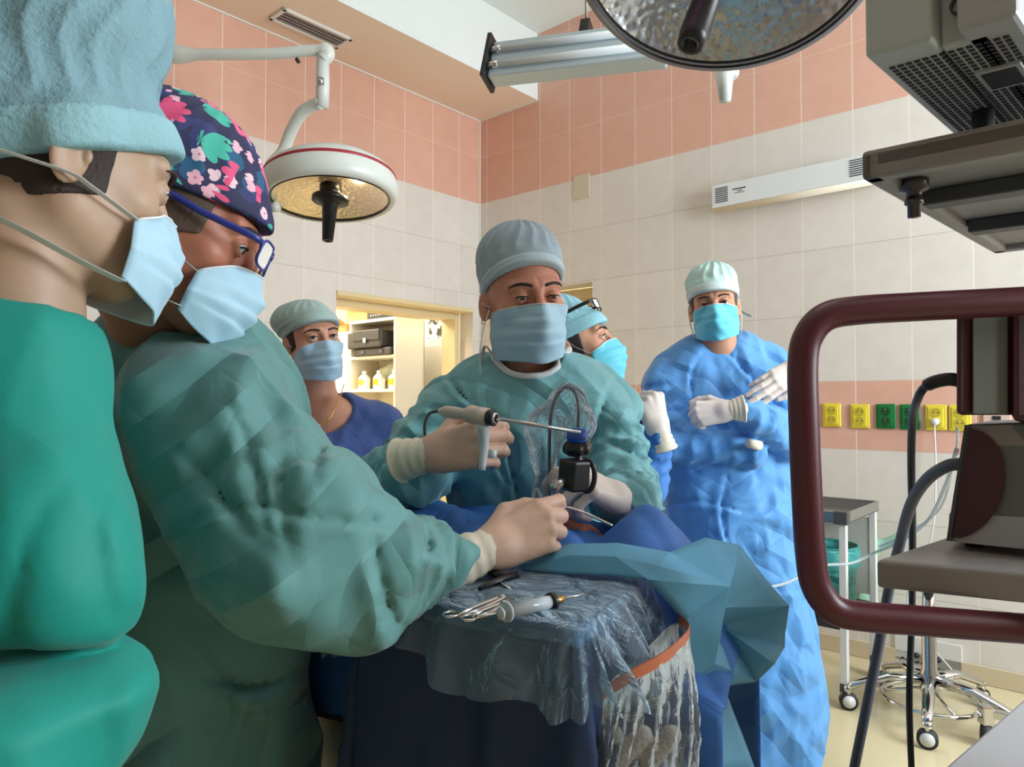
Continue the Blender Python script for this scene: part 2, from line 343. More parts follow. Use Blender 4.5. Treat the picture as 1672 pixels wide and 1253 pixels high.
def polygonize(F, xs, ys, zs):
    I = F < 0; nx, ny, nz = F.shape
    cnt = np.zeros((nx - 1, ny - 1, nz - 1), np.int8)
    for a in (0, 1):
        for b in (0, 1):
            for c in (0, 1): cnt += I[a:nx - 1 + a, b:ny - 1 + b, c:nz - 1 + c]
    act = np.argwhere((cnt > 0) & (cnt < 8)); idx = -np.ones(cnt.shape, np.int64); idx[tuple(act.T)] = np.arange(len(act))
    pos = np.zeros((len(act), 3)); num = np.zeros(len(act)); co = [(a, b, c) for a in (0, 1) for b in (0, 1) for c in (0, 1)]
    for p in co:
        for ax in range(3):
            if p[ax] == 1: continue
            q = list(p); q[ax] = 1; A = act + p; B = act + q
            fa = F[tuple(A.T)]; fb = F[tuple(B.T)]; m = (fa < 0) != (fb < 0); t = np.where(m, fa / np.where(m, fa - fb, 1), 0)
            pt = A.astype(float); pt[:, ax] += t; pos += pt * m[:, None]; num += m
    pos /= num[:, None]; W = np.empty_like(pos)
    for ax, g in enumerate((xs, ys, zs)): W[:, ax] = np.interp(pos[:, ax], np.arange(len(g)), g)
    faces = []
    for ax in range(3):
        a1, a2 = (ax + 1) % 3, (ax + 2) % 3
        sl0 = [slice(None)] * 3; sl1 = [slice(None)] * 3; sl0[ax] = slice(0, -1); sl1[ax] = slice(1, None)
        A = I[tuple(sl0)]; B = I[tuple(sl1)]; e = np.argwhere(A != B)
        e = e[(e[:, a1] > 0) & (e[:, a2] > 0) & (e[:, a1] < F.shape[a1] - 1) & (e[:, a2] < F.shape[a2] - 1)]
        if not len(e): continue
        ins = A[tuple(e.T)]; q = []
        for d1, d2 in ((-1, -1), (0, -1), (0, 0), (-1, 0)):
            g = e.copy(); g[:, a1] += d1; g[:, a2] += d2; q.append(idx[tuple(g.T)])
        q = np.stack(q, 1); q[~ins] = q[~ins][:, ::-1]; faces.append(q)
    return W, np.concatenate(faces)
class Field:
    def __init__(s, xs, ys, zs):
        s.ax = [np.asarray(a) for a in (xs, ys, zs)]; s.F = np.full([len(a) for a in s.ax], 5.0)
    def reg(s, lo, hi, mg=0.0):
        sl = tuple(slice(max(0, np.searchsorted(s.ax[i], lo[i] - mg) - 1), np.searchsorted(s.ax[i], hi[i] + mg) + 1) for i in range(3))
        q = (s.ax[0][sl[0]][:, None, None], s.ax[1][sl[1]][None, :, None], s.ax[2][sl[2]][None, None, :]); return sl, q
    def add(s, fn, lo, hi, k=0.0, mg=0.06):
        sl, q = s.reg(lo, hi, mg)
        if min(s.F[sl].shape) == 0: return s
        s.F[sl] = smin(s.F[sl], fn(q), k); return s
    def sub(s, fn, lo, hi, k=0.0, mg=0.02):
        sl, q = s.reg(lo, hi, mg)
        if min(s.F[sl].shape): s.F[sl] = smax(s.F[sl], -fn(q), k)
        return s
    def cap(s, a, b, ra, rb=None, k=0.02, rid=None):
        rb = ra if rb is None else rb; a = np.array(a, float); b = np.array(b, float); r = max(ra, rb) + (rid[0] if rid else 0)
        def fn(q):
            ds, t = capT(q, a, b); rr = ra + (rb - ra) * t
            if rid:                                                   # (amplitude, count, twist, seed) creases round a sleeve
                amp, cnt, tw, sd = rid; d = (b - a) / np.linalg.norm(b - a); n1 = np.cross(d, (0.3, 0.2, 1)); n1 /= np.linalg.norm(n1); n2 = np.cross(d, n1)
                u = [q[i] - a[i] for i in range(3)]; an = np.arctan2(u[0] * n1[0] + u[1] * n1[1] + u[2] * n1[2], u[0] * n2[0] + u[1] * n2[1] + u[2] * n2[2])
                rr = rr - amp * np.abs(np.sin(t * cnt * math.pi + tw * np.sin(an * 1.0 + sd) + 0.5 * np.sin(an * 3 + sd)))
            return ds - rr
        return s.add(fn, np.minimum(a, b) - r, np.maximum(a, b) + r, k)
    def ell(s, c, r, k=0.02, M=None):
        R = max(r); c = np.array(c, float)
        if M is None: return s.add(lambda q: ell(q, c, r), c - R, c + R, k)
        A = np.array(M.to_3x3())
        def fn(q):
            d = [q[i] - c[i] for i in range(3)]; return ell([d[0] * A[0, j] + d[1] * A[1, j] + d[2] * A[2, j] for j in range(3)], (0, 0, 0), r)
        return s.add(fn, c - R, c + R, k)
    def mesh(s): return polygonize(s.F, *s.ax)
def ori(az, pitch=0, roll=0):
    """columns: person's right, forward, up. az 0 faces the camera, +90 faces the right of the picture"""
    a, p, r = map(math.radians, (az, pitch, roll))
    f = Vector((math.sin(a) * math.cos(p), -math.cos(a) * math.cos(p), -math.sin(p))); up = Vector((0, 0, 1)); rt = f.cross(up).normalized(); up = rt.cross(f)
    rt2 = rt * math.cos(r) + up * math.sin(r); up2 = rt2.cross(f)
    return Matrix((rt2, f, up2)).transposed()
def HM(c, R, s=1.0): return Matrix.Translation(c) @ R.to_4x4() @ Matrix.Scale(s, 4)

# head in its own frame: x = person's right, y = forward, z = up, origin between the ears on the eye line
EYE = (0.031, 0.0795, 0.0)
def head_sdf(q, male=0, lids=0.55, ears=True):
    x, y, z = q; ax = np.abs(x); s = (ax, y, z)
    F = ell(q, (0, -0.014, 0.034), (0.0745, 0.096, 0.083))
    F = smin(F, ell(q, (0, 0.022, -0.03), (0.062, 0.068, 0.085)), 0.03)
    F = smin(F, cap(s, (0.048, -0.005, -0.055), (0.012, 0.07, -0.098), 0.02 + 0.002 * male, 0.016), 0.03)
    F = smin(F, ell(q, (0, 0.072, -0.1), (0.02, 0.016, 0.014)), 0.02)
    F = smin(F, cap(s, (0.008, 0.089, 0.021), (0.045, 0.073, 0.022), 0.009 + 0.002 * male), 0.018)
    F = smin(F, ell(s, (0.042, 0.058, -0.026), (0.018, 0.016, 0.014)), 0.03)
    F = smax(F, -ell(s, (0.031, 0.099, -0.002), (0.019, 0.016, 0.014)), 0.012)
    F = smin(F, cap(q, (0, 0.092, 0.012), (0, 0.112, -0.034), 0.006, 0.0105), 0.012)
    F = smin(F, ell(s, (0.012, 0.101, -0.039), (0.008, 0.010, 0.008)), 0.006)
    F = smax(F, -ell(s, (0.006, 0.108, -0.0455), (0.0035, 0.005, 0.004)), 0.003)
    F = smin(F, ell(q, (0, 0.089, -0.066), (0.022, 0.010, 0.006)), 0.008); F = smin(F, ell(q, (0, 0.088, -0.075), (0.019, 0.010, 0.007)), 0.006)
    F = smax(F, -cap(s, (0, 0.1, -0.0705), (0.022, 0.091, -0.0705), 0.0012), 0.003)
    lid = np.sqrt((ax - EYE[0]) ** 2 + (y - EYE[1]) ** 2 + (z - EYE[2]) ** 2) - 0.0142
    slit = ell(s, (EYE[0] + 0.0005, EYE[1] + 0.012, EYE[2] - 0.0035 + 0.005 * lids), (0.0135, 0.013, 0.0055 * lids / 0.55))
    F = smin(F, lid, 0.004); F = smax(F, -slit, 0.0015)
    if ears:
        ex = ell((ax - 0.0745 - (-(y + 0.012)) * 0.35, y + 0.018, z + 0.012 - (y + 0.018) * 0.15), (0, 0, 0), (0.0065, 0.0185, 0.031))
        co = ell((ax - 0.084 - (-(y + 0.012)) * 0.35, y + 0.013, z + 0.008), (0, 0, 0), (0.006, 0.0105, 0.019)); ex = smax(ex, -co, 0.003)
        ex = smin(ex, ell(s, (0.077, -0.004, -0.012), (0.004, 0.004, 0.007)), 0.003); F = smin(F, ex, 0.006)
    return F
def local(q, M):
    """world grid -> frame M (rotation * uniform scale); returns coords and the scale"""
    A = np.array(M); s = np.linalg.norm(A[:3, 0]); R = A[:3, :3] / s; d = [q[i] - A[i, 3] for i in range(3)]
    return [(d[0] * R[0, j] + d[1] * R[1, j] + d[2] * R[2, j]) / s for j in range(3)], s
def gridfine(pts, pad, c, centre, fr, f):
    lo = np.min([tuple(p) for p in pts], 0) - pad; hi = np.max([tuple(p) for p in pts], 0) + pad
    return [axis(lo[i], hi[i], c, (centre[i] - fr, centre[i] + fr, f)) for i in range(3)]

M_skin = {}
def skin(name, c, c2=None):
    m = mat(name, L(c), 0.5, var=(18, 0.10), bump=(350, 0.15, 0.001)); b = m.node_tree.nodes['Principled BSDF']
    b.inputs['Subsurface Weight'].default_value = 0.12; b.inputs['Subsurface Radius'].default_value = (0.01, 0.004, 0.002); b.inputs['Subsurface Scale'].default_value = 0.5
    return m
M_sclera = mat('eye_white', L(188, 176, 170), 0.3); M_dark = mat('brow_hair', L(48, 34, 30), 0.7); M_lash = mat('lash', L(24, 16, 16), 0.8)
M_gloveW = mat('latex_glove', L(226, 214, 206), 0.5, bump=(60, 0.35, 0.003)); M_gloveP = mat('latex_glove_beige', L(218, 180, 158), 0.5, bump=(45, 0.35, 0.003))
M_cuffW = mat('glove_cuff', L(232, 222, 200), 0.55, bump=(70, 0.5, 0.003))
M_strap = mat('mask_strap', L(215, 222, 226), 0.7)

def mask_material(name, col):
    m = mat(name, col, 0.65, bump=(300, 0.25, 0.001), sheen=0.2); return m
M_mask = mask_material('mask_blue', L(168, 206, 226)); M_mask2 = mask_material('mask_cyan', L(98, 200, 224)); M_maskIn = mat('mask_lining', L(222, 230, 236), 0.7)

def eye_parts(M, parent, iris, look=(0, 0), brow_col=None, lids=0.55):
    mi = M_iris(iris)
    for s in (-1, 1):
        c = Vector((s * EYE[0], EYE[1], EYE[2])); g = G(); d = Vector((math.sin(math.radians(look[0])), math.cos(math.radians(look[0])), math.sin(math.radians(look[1])))).normalized()
        fr = frame(c, d); r = 0.0128; pr = [(r * math.sin(t), r * math.cos(t)) for t in np.linspace(0.001, math.pi - 0.001, 20)]
        g.lathe(pr[::-1], fr, 24, False); e = g.mk('eye', M_sclera, parent, True, M=M)
        g = G(); g.lathe([(0.0058, r * 0.893), (0.0056, r * 0.94), (0.004, r * 0.975), (0.0001, r * 1.0)], fr, 20, False); g.mk('iris', mi, e, True, M=M)
        g = G(); g.lathe([(0.0026, r * 0.99), (0.0001, r * 1.012)], fr, 14, False); g.mk('pupil', M_lash, e, True, M=M)
        g = G(); pts = []                                            # upper lashes along the lid edge
        h = 0.0058 * lids / 0.55
        for t in np.linspace(-1, 1, 9):
            x = t * 0.0128; z = h * math.sqrt(max(0, 1 - t * t)) - 0.0035 + 0.005 * lids; yy = math.sqrt(max(1e-6, 0.0148 ** 2 - x * x - z * z)); pts.append(c + Vector((x, yy, z)))
        g.tube(pts, [0.0004, 0.0008, 0.0011, 0.0012, 0.0012, 0.0012, 0.0012, 0.0012, 0.0009], 6); g.mk('eyelashes', M_lash, parent, True, M=M)
        pts = [Vector((s * x, y, z)) for x, y, z in ((0.012, 0.0985, 0.0195), (0.022, 0.0975, 0.0228), (0.034, 0.0935, 0.0245), (0.045, 0.0855, 0.0225), (0.054, 0.0755, 0.0175))]
        g = G(); g.tube(catmull(pts, 4), [0.001] + [0.0032] * 6 + [0.0028] * 6 + [0.0018] * 3 + [0.0006], 8, flat=0.9); g.mk('eyebrow', brow_col or M_dark, parent, True, M=M)
_ir = {}
def M_iris(c):
    if c not in _ir: _ir[c] = mat('iris', L(c), 0.15)
    return _ir[c]

def face_mask(M, parent, m, wid=1.0, top=-0.026, bot=-0.118, gape=0.0, name='face_mask', span=62, n=30, nv=34, lining=None, tilt=0.0, flare=0.0, crk=0.0015, yb=0.016, side=0.72):
    """pleated surgical mask wrapped over nose, cheeks and chin"""
    rows = []; po = []
    for j in range(nv + 1):
        v = j / nv; z = top + (bot - top) * v; row = []
        for i in range(n + 1):
            u = -1 + 2 * i / n; th = math.radians(span) * u; narrow = 1 - 0.08 * abs(2 * v - 1)
            nose = 0.016 * math.exp(-(u / 0.22) ** 2) * math.exp(-((v - 0.28) / 0.3) ** 2)
            depth = 0.097 - 0.012 * max(0, v - 0.55) / 0.45 + 0.008 * math.sin(math.pi * v) + gape * v
            x = 0.074 * wid * math.sin(th) / math.sin(math.radians(span)) * narrow; y = yb + (depth + 0.012 - yb) * (math.cos(th) - math.cos(math.radians(span))) / (1 - math.cos(math.radians(span))) * (0.94) + nose + flare * abs(u)
            pl = (1 - abs(u) ** 4)
            po.append(0.0035 + pl * pl * sum(0.0055 * (1 / (1 + math.exp(-(v - c) * 120)) - 1 / (1 + math.exp(-(v - c - 0.11) * 22))) for c in (0.24, 0.45, 0.66)))
            y += po[-1] - 0.0035
            y += crk * math.sin(u * 9 + v * 5) * math.sin(v * 11 + u * 3) * pl
            zm = (top + bot) / 2; sq = side + (1 - side) * (1 - abs(u) ** 3); zz = zm + (z - zm) * sq + (0.012 * (1 - u * u) if v < 0.02 else 0.012 * (1 - u * u) * (1 - v)) + tilt * u - 0.006 * math.exp(-(u / .3) ** 2) * v
            row.append((x, y, zz))
        rows.append(row)
    A = np.array(rows); c0 = np.array([0, 0.0, 0]); dr = A - np.stack([A[..., 0] * 0, A[..., 1] * 0 - 0.01, A[..., 2]], -1); dr[..., 2] = 0; dr /= np.linalg.norm(dr, axis=-1, keepdims=True)
    off0 = np.array(po).reshape(A.shape[:2])
    for _ in range(12):
        sd = head_sdf((A[..., 0], A[..., 1], A[..., 2]), 0, 0.5, False); A = A + dr * np.clip(off0 - sd, 0, 0.01)[..., None]
    rows = [[tuple(p) for p in r] for r in A]
    g = G().grid(rows); o = g.mk(name, m, parent, True, M=M, solid=0.0016)
    if lining: o.data.materials.append(lining); o.modifiers['solid'].material_offset = 1
    g = G(); e = [Vector(rows[k][i]) + Vector((0, 0.0012, 0)) for k in (0,) for i in range(n + 1)]; g.tube(e, 0.0015, 6); g.mk('hem', M_strap, o, True, M=M)
    return o, rows

def ribbon(g, pts, wd, th=0.0006, tw=None):
    g.tube(catmull([Vector(p) for p in pts], 6), wd, 8, flat=th / wd if not isinstance(wd, list) else 0.1, up=tw)

# hand: origin at the wrist, y to the fingers, z back of the hand; side=+1 has the thumb at -x (a right hand seen from its back)
def hand_points(curl, thumb, spread=0.0):
    mc = [(-0.028, 0.088, 0.0), (-0.009, 0.093, 0.003), (0.011, 0.089, 0.001), (0.028, 0.079, -0.004)]
    ln = [(0.044, 0.026, 0.021), (0.048, 0.030, 0.022), (0.044, 0.028, 0.021), (0.034, 0.021, 0.019)]; ch = []
    for i in range(4):
        p = Vector(mc[i]); pts = [p.copy()]; an = 0; sp = math.radians(spread * (i - 1.5) + (0))
        for j in range(3):
            an += math.radians(curl[i][j]); d = Vector((math.sin(sp) * math.cos(an), math.cos(an) * math.cos(sp), -math.sin(an))); p = p + d * ln[i][j]; pts.append(p.copy())
        ch.append(pts)
    return mc, ch, [Vector(t) for t in thumb]
def hand_mesh(name, M, m, parent, curl, thumb=((-0.022, 0.018, -0.008), (-0.046, 0.048, -0.02), (-0.05, 0.078, -0.03), (-0.045, 0.1, -0.034)), spread=3, side=1, res=0.0022, cuff=0.07, cuff_r=0.034, fat=1.08, cuff_mat=None, bend=(0, 0, 0)):
    mc, ch, tb = hand_points(curl, thumb, spread)
    allp = [p for c in ch for p in c] + tb + [Vector((0, -cuff, 0))] + [Vector(c) for c in mc]; lo = np.min([tuple(p) for p in allp], 0) - 0.045; hi = np.max([tuple(p) for p in allp], 0) + 0.03
    f = Field(axis(lo[0], hi[0], res), axis(lo[1], hi[1], res), axis(lo[2], hi[2], res))
    for i, c in enumerate(mc): f.cap((0.55 * c[0], 0.006, -0.002), c, 0.0155, 0.0115, k=0.012)
    f.cap((-0.02, 0.03, -0.010), (-0.015, 0.06, -0.010), 0.014, 0.013, k=0.012); f.cap((0.02, 0.02, -0.009), (0.02, 0.06, -0.009), 0.013, 0.012, k=0.012)
    f.cap((0, -0.03, 0), (0, 0.012, 0), 0.026, 0.024, k=0.018)
    rr = [0.0098, 0.0099, 0.0094, 0.0083]
    for i, pts in enumerate(ch):                                      # each finger is unioned hard against its neighbour, softly with the palm
        g = Field(*f.ax)
        for j in range(3): g.cap(pts[j], pts[j + 1], rr[i] * fat * (1 - 0.07 * j), rr[i] * fat * (1 - 0.07 * (j + 1)), k=0.003)
        f.F = smin(f.F, g.F, 0.004)
    g = Field(*f.ax)
    for j in range(len(tb) - 1): g.cap(tb[j], tb[j + 1], (0.016, 0.0118, 0.0105)[min(j, 2)], (0.0122, 0.0108, 0.0085)[min(j, 2)], k=0.004)
    f.F = smin(f.F, g.F, 0.008)
    V, Fc = f.mesh()
    if side < 0: V[:, 0] *= -1; Fc = Fc[:, ::-1]
    h = mkmesh(name, V, Fc, m, parent, True, M=M)
    if cuff:
        g = G(); R = random.Random(3); pr = [(0.0265, 0.004)] + [(0.027 + (cuff_r - 0.027) * t + 0.0012 * math.sin(t * 21), 0.0 - t * cuff) for t in np.linspace(0, 1, 14)] + [(cuff_r + 0.0025, -cuff - 0.001), (cuff_r + 0.0008, -cuff - 0.004), (cuff_r - 0.002, -cuff + 0.002)]
        g.lathe(pr, Matrix.Rotation(-math.pi / 2, 4, 'X'), 28, False); g.mk('glove_cuff', cuff_mat or M_cuffW, h, True, M=M)
    return h
FIST = [(80, 85, 50)] * 4
def hframe(wrist, fingers, back):
    """wrist point, direction of the fingers, direction the back of the hand looks"""
    y = Vector(fingers).normalized(); z = Vector(back); z = (z - y * z.dot(y)).normalized(); x = y.cross(z)
    return Matrix(((x.x, y.x, z.x, wrist[0]), (x.y, y.y, z.y, wrist[1]), (x.z, y.z, z.z, wrist[2]), (0, 0, 0, 1)))

def sdf_mesh(name, field, m, parent, smooth_it=0):
    V, Fc = field.mesh(); o = mkmesh(name, V, Fc, m, parent, True)
    if smooth_it: s = o.modifiers.new('smooth', 'SMOOTH'); s.iterations = smooth_it; s.factor = 0.5
    return o

def body(parent, H, m, neck, chest, shl, shr, hips, feet, arms=(), fine=0.0022, male=0, lids=0.55, neck_r=0.052, scale=1.0):
    """continuous body: head (frame H), neck, torso, arms and legs. All points in world space"""
    hc = H.translation; pts = [hc + Vector((0, 0, 0.14)), hc - Vector((0, 0, 0.14)), shl, shr, hips] + list(feet) + [p for a in arms for p in a] + [hc + Vector((.14, .14, 0)), hc - Vector((.14, .14, 0))]
    ax = gridfine(pts, 0.12, 0.011, hc, 0.135, fine); f = Field(*ax)
    sh_c = (Vector(shl) + Vector(shr)) / 2
    f.cap(shl, sh_c + Vector((0, 0, 0.01)), 0.052, 0.06, k=0.03); f.cap(shr, sh_c + Vector((0, 0, 0.01)), 0.052, 0.06, k=0.03)
    f.cap(sh_c, chest, 0.06, 0.08, k=0.04); f.cap(Vector(chest) + (Vector(shl) - sh_c) * 0.35, hips, 0.082, 0.082, k=0.05); f.cap(Vector(chest) + (Vector(shr) - sh_c) * 0.35, hips, 0.082, 0.082, k=0.05)
    sd = (Vector(shr) - Vector(shl)).normalized()
    for i, ft in enumerate(feet):
        hp = Vector(hips) + sd * (0.08 if i else -0.08) + Vector((0, 0, -0.05)); kn = (hp + Vector(ft)) / 2 + Vector((0, 0, 0.03)); f.cap(hp, kn, 0.085, 0.058, k=0.04); f.cap(kn, ft, 0.056, 0.04, k=0.03)
    for a in arms:
        for j in range(len(a) - 1): f.cap(a[j], a[j + 1], (0.038, 0.032)[min(j, 1)], (0.032, 0.026)[min(j, 1)], k=0.03)
    Hn = [H @ Vector((0, -0.03, -0.05)), H @ Vector((0, -0.02, -0.075))]
    f.cap(Hn[1], neck, neck_r * 0.95, neck_r * 1.1, k=0.03)
    def fn(q):
        l, s = local(q, H); return head_sdf(l, male, lids) * s
    f.add(fn, [hc[i] - 0.13 for i in range(3)], [hc[i] + 0.13 for i in range(3)], k=0.012, mg=0.02)
    return sdf_mesh('body', f, m, parent)

def cap_mesh(H, m, parent, zc=0.045, slope=0.3, puff=((0, -0.02, 0.07), (0.08, 0.1, 0.09)), band=0.03, grow=0.006, seed=1, amp=0.006, f=60, band_mat=None, name='surgical_cap', res=0.003, extra=None, band_grow=0.003, earcover=False):
    """cap over the head above the plane z > zc + slope*y; a smoother band runs round its lower edge"""
    a = axis(-0.15, 0.15, res); b = axis(-0.17, 0.16, res); c = axis(-0.10, 0.24, res); fl = Field(a, b, c)
    def fn(q):
        base = ell(q, (0, -0.014, 0.034), (0.0745 + grow, 0.096 + grow, 0.083 + grow)); base = smin(base, ell(q, (0, 0.05, 0.03), (0.06, 0.05 + grow, 0.05)), 0.03)
        pf = ell(q, puff[0], puff[1]); d = q[2] - (zc + slope * q[1])
        if extra: pf = smin(pf, ell(q, extra[0], extra[1]), 0.03)
        cr = crumple(q, f, seed) * amp + amp * 0.5 * np.abs(np.sin(np.arctan2(q[0], q[1] + 0.02) * 9 + seed + np.sin(q[2] * 50))) * np.clip((d - band) / 0.03, 0, 1)
        base = smin(base, ell((np.abs(q[0]), q[1], q[2]), (0.079, -0.016, 0.004), (0.013, 0.026, 0.034)), 0.02) if earcover else base
        body_ = smin(base, np.where(d > band - 0.01, pf, 5), 0.02) + cr * np.clip((d - band) / 0.02, 0, 1)
        body_ = body_ - band_grow * (np.clip((d) / 0.004, 0, 1) * np.clip((band - d) / 0.004, 0, 1))
        body_ = smax(body_, -d, 0.003)
        return smax(body_, -(head_sdf(q, 0, 0.55, False) - 0.001), 0.001)
    fl.add(fn, (-.14, -.16, -.09), (.14, .15, .23)); V, Fc = fl.mesh(); o = mkmesh(name, V, Fc, m, parent, True, M=H)
    if band_mat:
        o.data.materials.append(band_mat); cen = V[Fc].mean(1); d = cen[:, 2] - (zc + slope * cen[:, 1])
        o.data.polygons.foreach_set('material_index', (d < band).astype(int).tolist())
    return o
# ---------------------------------------------------------------- people
def cloth(name, c, rough=0.62, cs=9, cst=0.8, var=0.06): return mat(name, L(c), rough, bump=(420, 0.12, 0.001), crease=(cs, cst), sheen=0.15, spec=0.35)
M_gownC = cloth('gown_teal', (118, 178, 184)); M_gownS = cloth('gown_sea_green', (90, 140, 138)); M_gownF = cloth('gown_bright_teal', (0, 138, 126), cs=5, cst=0.35)
M_gownM = cloth('gown_blue', (92, 156, 218)); M_gownB = cloth('gown_royal', (60, 124, 200)); M_scrubN = cloth('scrub_blue', (64, 90, 152), cst=0.25)
M_capC = mat('cap_grey_blue', L(156, 176, 186), 0.7, bump=(260, 0.5, 0.002), var=(40, 0.1)); M_capCb = mat('cap_band_pale', L(178, 200, 208), 0.7, bump=(260, 0.5, 0.002))
M_capN = mat('cap_sage', L(160, 186, 184), 0.7, bump=(260, 0.4, 0.002)); M_capM = mat('cap_mint', L(182, 216, 208), 0.6, bump=(260, 0.4, 0.002)); M_capMb = mat('cap_mint_band', L(196, 214, 214), 0.6, bump=(260, 0.4, 0.002))
M_capB = mat('cap_sky', L(140, 196, 208), 0.7, bump=(260, 0.4, 0.002)); M_capF = mat('cap_aqua_grey', L(118, 156, 168), 0.7, bump=(180, 0.7, 0.003), var=(22, 0.14)); M_capFb = mat('cap_band_aqua', L(136, 180, 190), 0.7, bump=(180, 0.6, 0.003), var=(30, 0.1))
M_gold = mat('gold', L(210, 160, 80), 0.25, 1.0); M_black = mat('black_plastic', L(22, 22, 24), 0.35); M_glass = clear_plastic('spectacle_glass', op=0.03, strength=0)

def gown(parent, m, fn_list, ax, name='gown', amp=0.012, f=18, seed=1, neck_cut=None, amp2=0.004, f2=55, smooth_it=0, cuts=(), loc=(), creases=()):
    fl = Field(*ax)
    for kind, a in fn_list:
        if kind == 'c': fl.cap(*a[0], **a[1])
        else: fl.ell(*a[0], **a[1])
    q = (fl.ax[0][:, None, None], fl.ax[1][None, :, None], fl.ax[2][None, None, :])
    near = np.abs(fl.F) < 0.08
    i, j, k = np.nonzero(near); qq = (fl.ax[0][i], fl.ax[1][j], fl.ax[2][k])
    fl.F[near] += crumple(qq, f, seed) * amp * 0.8 + crumple(qq, f * 2.2, seed + 3, 3, (1, 1, 0.18)) * amp * 0.8 + crumple(qq, f2, seed + 9) * amp2
    for (c, nrm_, wd, a_, r) in creases:                              # single pressed folds
        near = np.abs(fl.F) < 0.08; i, j, k = np.nonzero(near); d = [fl.ax[0][i] - c[0], fl.ax[1][j] - c[1], fl.ax[2][k] - c[2]]; nn = V3(nrm_).normalized()
        h = d[0] * nn[0] + d[1] * nn[1] + d[2] * nn[2] + 0.012 * np.sin(d[0] * 25 + d[2] * 18); rr = d[0] ** 2 + d[1] ** 2 + d[2] ** 2
        fl.F[near] += a_ * (np.exp(-np.abs(h) / wd) - 0.35 * np.exp(-((h + 2.2 * wd) / (2 * wd)) ** 2)) * np.exp(-rr / r ** 2)
    for (c, r, a_, f_, sd, st) in loc:                                # bunches of sharp creases around a joint
        near = np.abs(fl.F) < 0.06; i, j, k = np.nonzero(near); qq = (fl.ax[0][i], fl.ax[1][j], fl.ax[2][k]); w_ = np.exp(-((qq[0] - c[0]) ** 2 + (qq[1] - c[1]) ** 2 + (qq[2] - c[2]) ** 2) / r ** 2)
        fl.F[near] += crumple(qq, f_, sd, 4, st) * a_ * w_
    if neck_cut is not None:
        for (a, b, ra, rb) in neck_cut: fl.sub(lambda p: cap(p, a, b, ra, rb), np.minimum(a, b) - max(ra, rb), np.maximum(a, b) + max(ra, rb), 0.004)
    for c in cuts:
        i, j, k = np.nonzero(np.abs(fl.F) < 0.15); p = (fl.ax[0][i], fl.ax[1][j], fl.ax[2][k]); fl.F[i, j, k] = smax(fl.F[i, j, k], -c(p), 0.006)
    return sdf_mesh(name, fl, m, parent, smooth_it)
def C_(a, b, ra, rb=None, k=0.03, rid=None): return ('c', ((tuple(a), tuple(b), ra, rb), dict(k=k, rid=rid)))
def E_(c, r, k=0.03, M=None): return ('e', ((tuple(c), r), dict(k=k, M=M)))
def bbax(lst, pad, res):
    lo = np.full(3, 1e9); hi = -lo
    for kind, a in lst:
        if kind == 'c': pts = [a[0][0], a[0][1]]; r = max(a[0][2], a[0][3] or 0)
        else: pts = [a[0][0]]; r = max(a[0][1])
        for p in pts: lo = np.minimum(lo, np.array(p) - r); hi = np.maximum(hi, np.array(p) + r)
    return [axis(lo[i] - pad, hi[i] + pad, res) for i in range(3)]
V3 = Vector
def snap(o, pts, off=0.002):
    from mathutils.bvhtree import BVHTree
    c = origin(o); t = BVHTree.FromPolygons([v.co + c for v in o.data.vertices], [tuple(p.vertices) for p in o.data.polygons]); r = []
    for p in pts:
        l, n, i, d = t.find_nearest(p); r.append(l + n * off)
    return r

# ---- centre surgeon, facing the camera, looking down at the scope
tC = thing('person', 'surgeon in green gown and tall grey cap, gripping an instrument in each gloved hand', 'person', V3(P(862, 655, 1.5).xy.to_3d()))
R_ = ori(17, 6, -5); HC_ = HM(P(855, 487, 1.42), R_, 1.0)
skC = skin('skin_rosy', (205, 142, 118))
nkC = P(872, 606, 1.47); sLc, sRc = P(745, 672, 1.47), P(975, 668, 1.47)
elR, wrR = P(645, 795, 1.34), P(680, 765, 1.22); elL, wrL = P(1028, 812, 1.34), P(1015, 814, 1.24)
body(tC, HC_, skC, nkC, P(868, 760, 1.52), sRc, sLc, P(868, 960, 1.6), (V3((-0.05, 1.62, 0.05)), V3((0.13, 1.62, 0.05))), ((sLc, elR, wrR), (sRc, elL, wrL)), lids=0.3)
eye_parts(HC_, tC, (80, 60, 45), (0, -28), lids=0.3)
cap_mesh(HC_, M_capC, tC, zc=0.018, slope=0.5, puff=((0, -0.02, 0.080), (0.084, 0.094, 0.075)), band=0.024, seed=4, band_mat=M_capCb, amp=0.008, f=45)
mC, rws = face_mask(HC_, tC, M_mask, 1.06, -0.026, -0.120, gape=0.008, lining=M_maskIn, side=0.95)
for s in (-1, 1):
    g = G(); ribbon(g, [(s * 0.073, 0.014, -0.016), (s * 0.080, -0.02, -0.005), (s * 0.07, -0.06, 0.01)], 0.0035); g.mk('mask_strap', M_strap, tC, True, M=HC_)
g = G(); ribbon(g, [(0.074, 0.012, -0.108), (0.085, 0.0, -0.09), (0.09, -0.01, -0.115), (0.096, -0.01, -0.14)], 0.004); ribbon(g, [(0.078, 0.02, -0.02), (0.098, 0.02, -0.08), (0.104, 0.02, -0.150)], 0.0035); g.mk('mask_strap', M_strap, tC, True, M=HC_)
g = G(); ribbon(g, [(-0.074, 0.012, -0.108), (-0.084, -0.002, -0.125), (-0.09, -0.02, -0.15)], 0.006); g.mk('mask_strap', M_strap, tC, True, M=HC_)
g = G(); g.tube([HC_ @ V3((0.083 + 0.004 * math.cos(t), -0.01, -0.043 + 0.004 * math.sin(t))) for t in np.linspace(0, 2 * math.pi, 13)], 0.0008, 6); g.mk('earring', M_gold, tC, True)
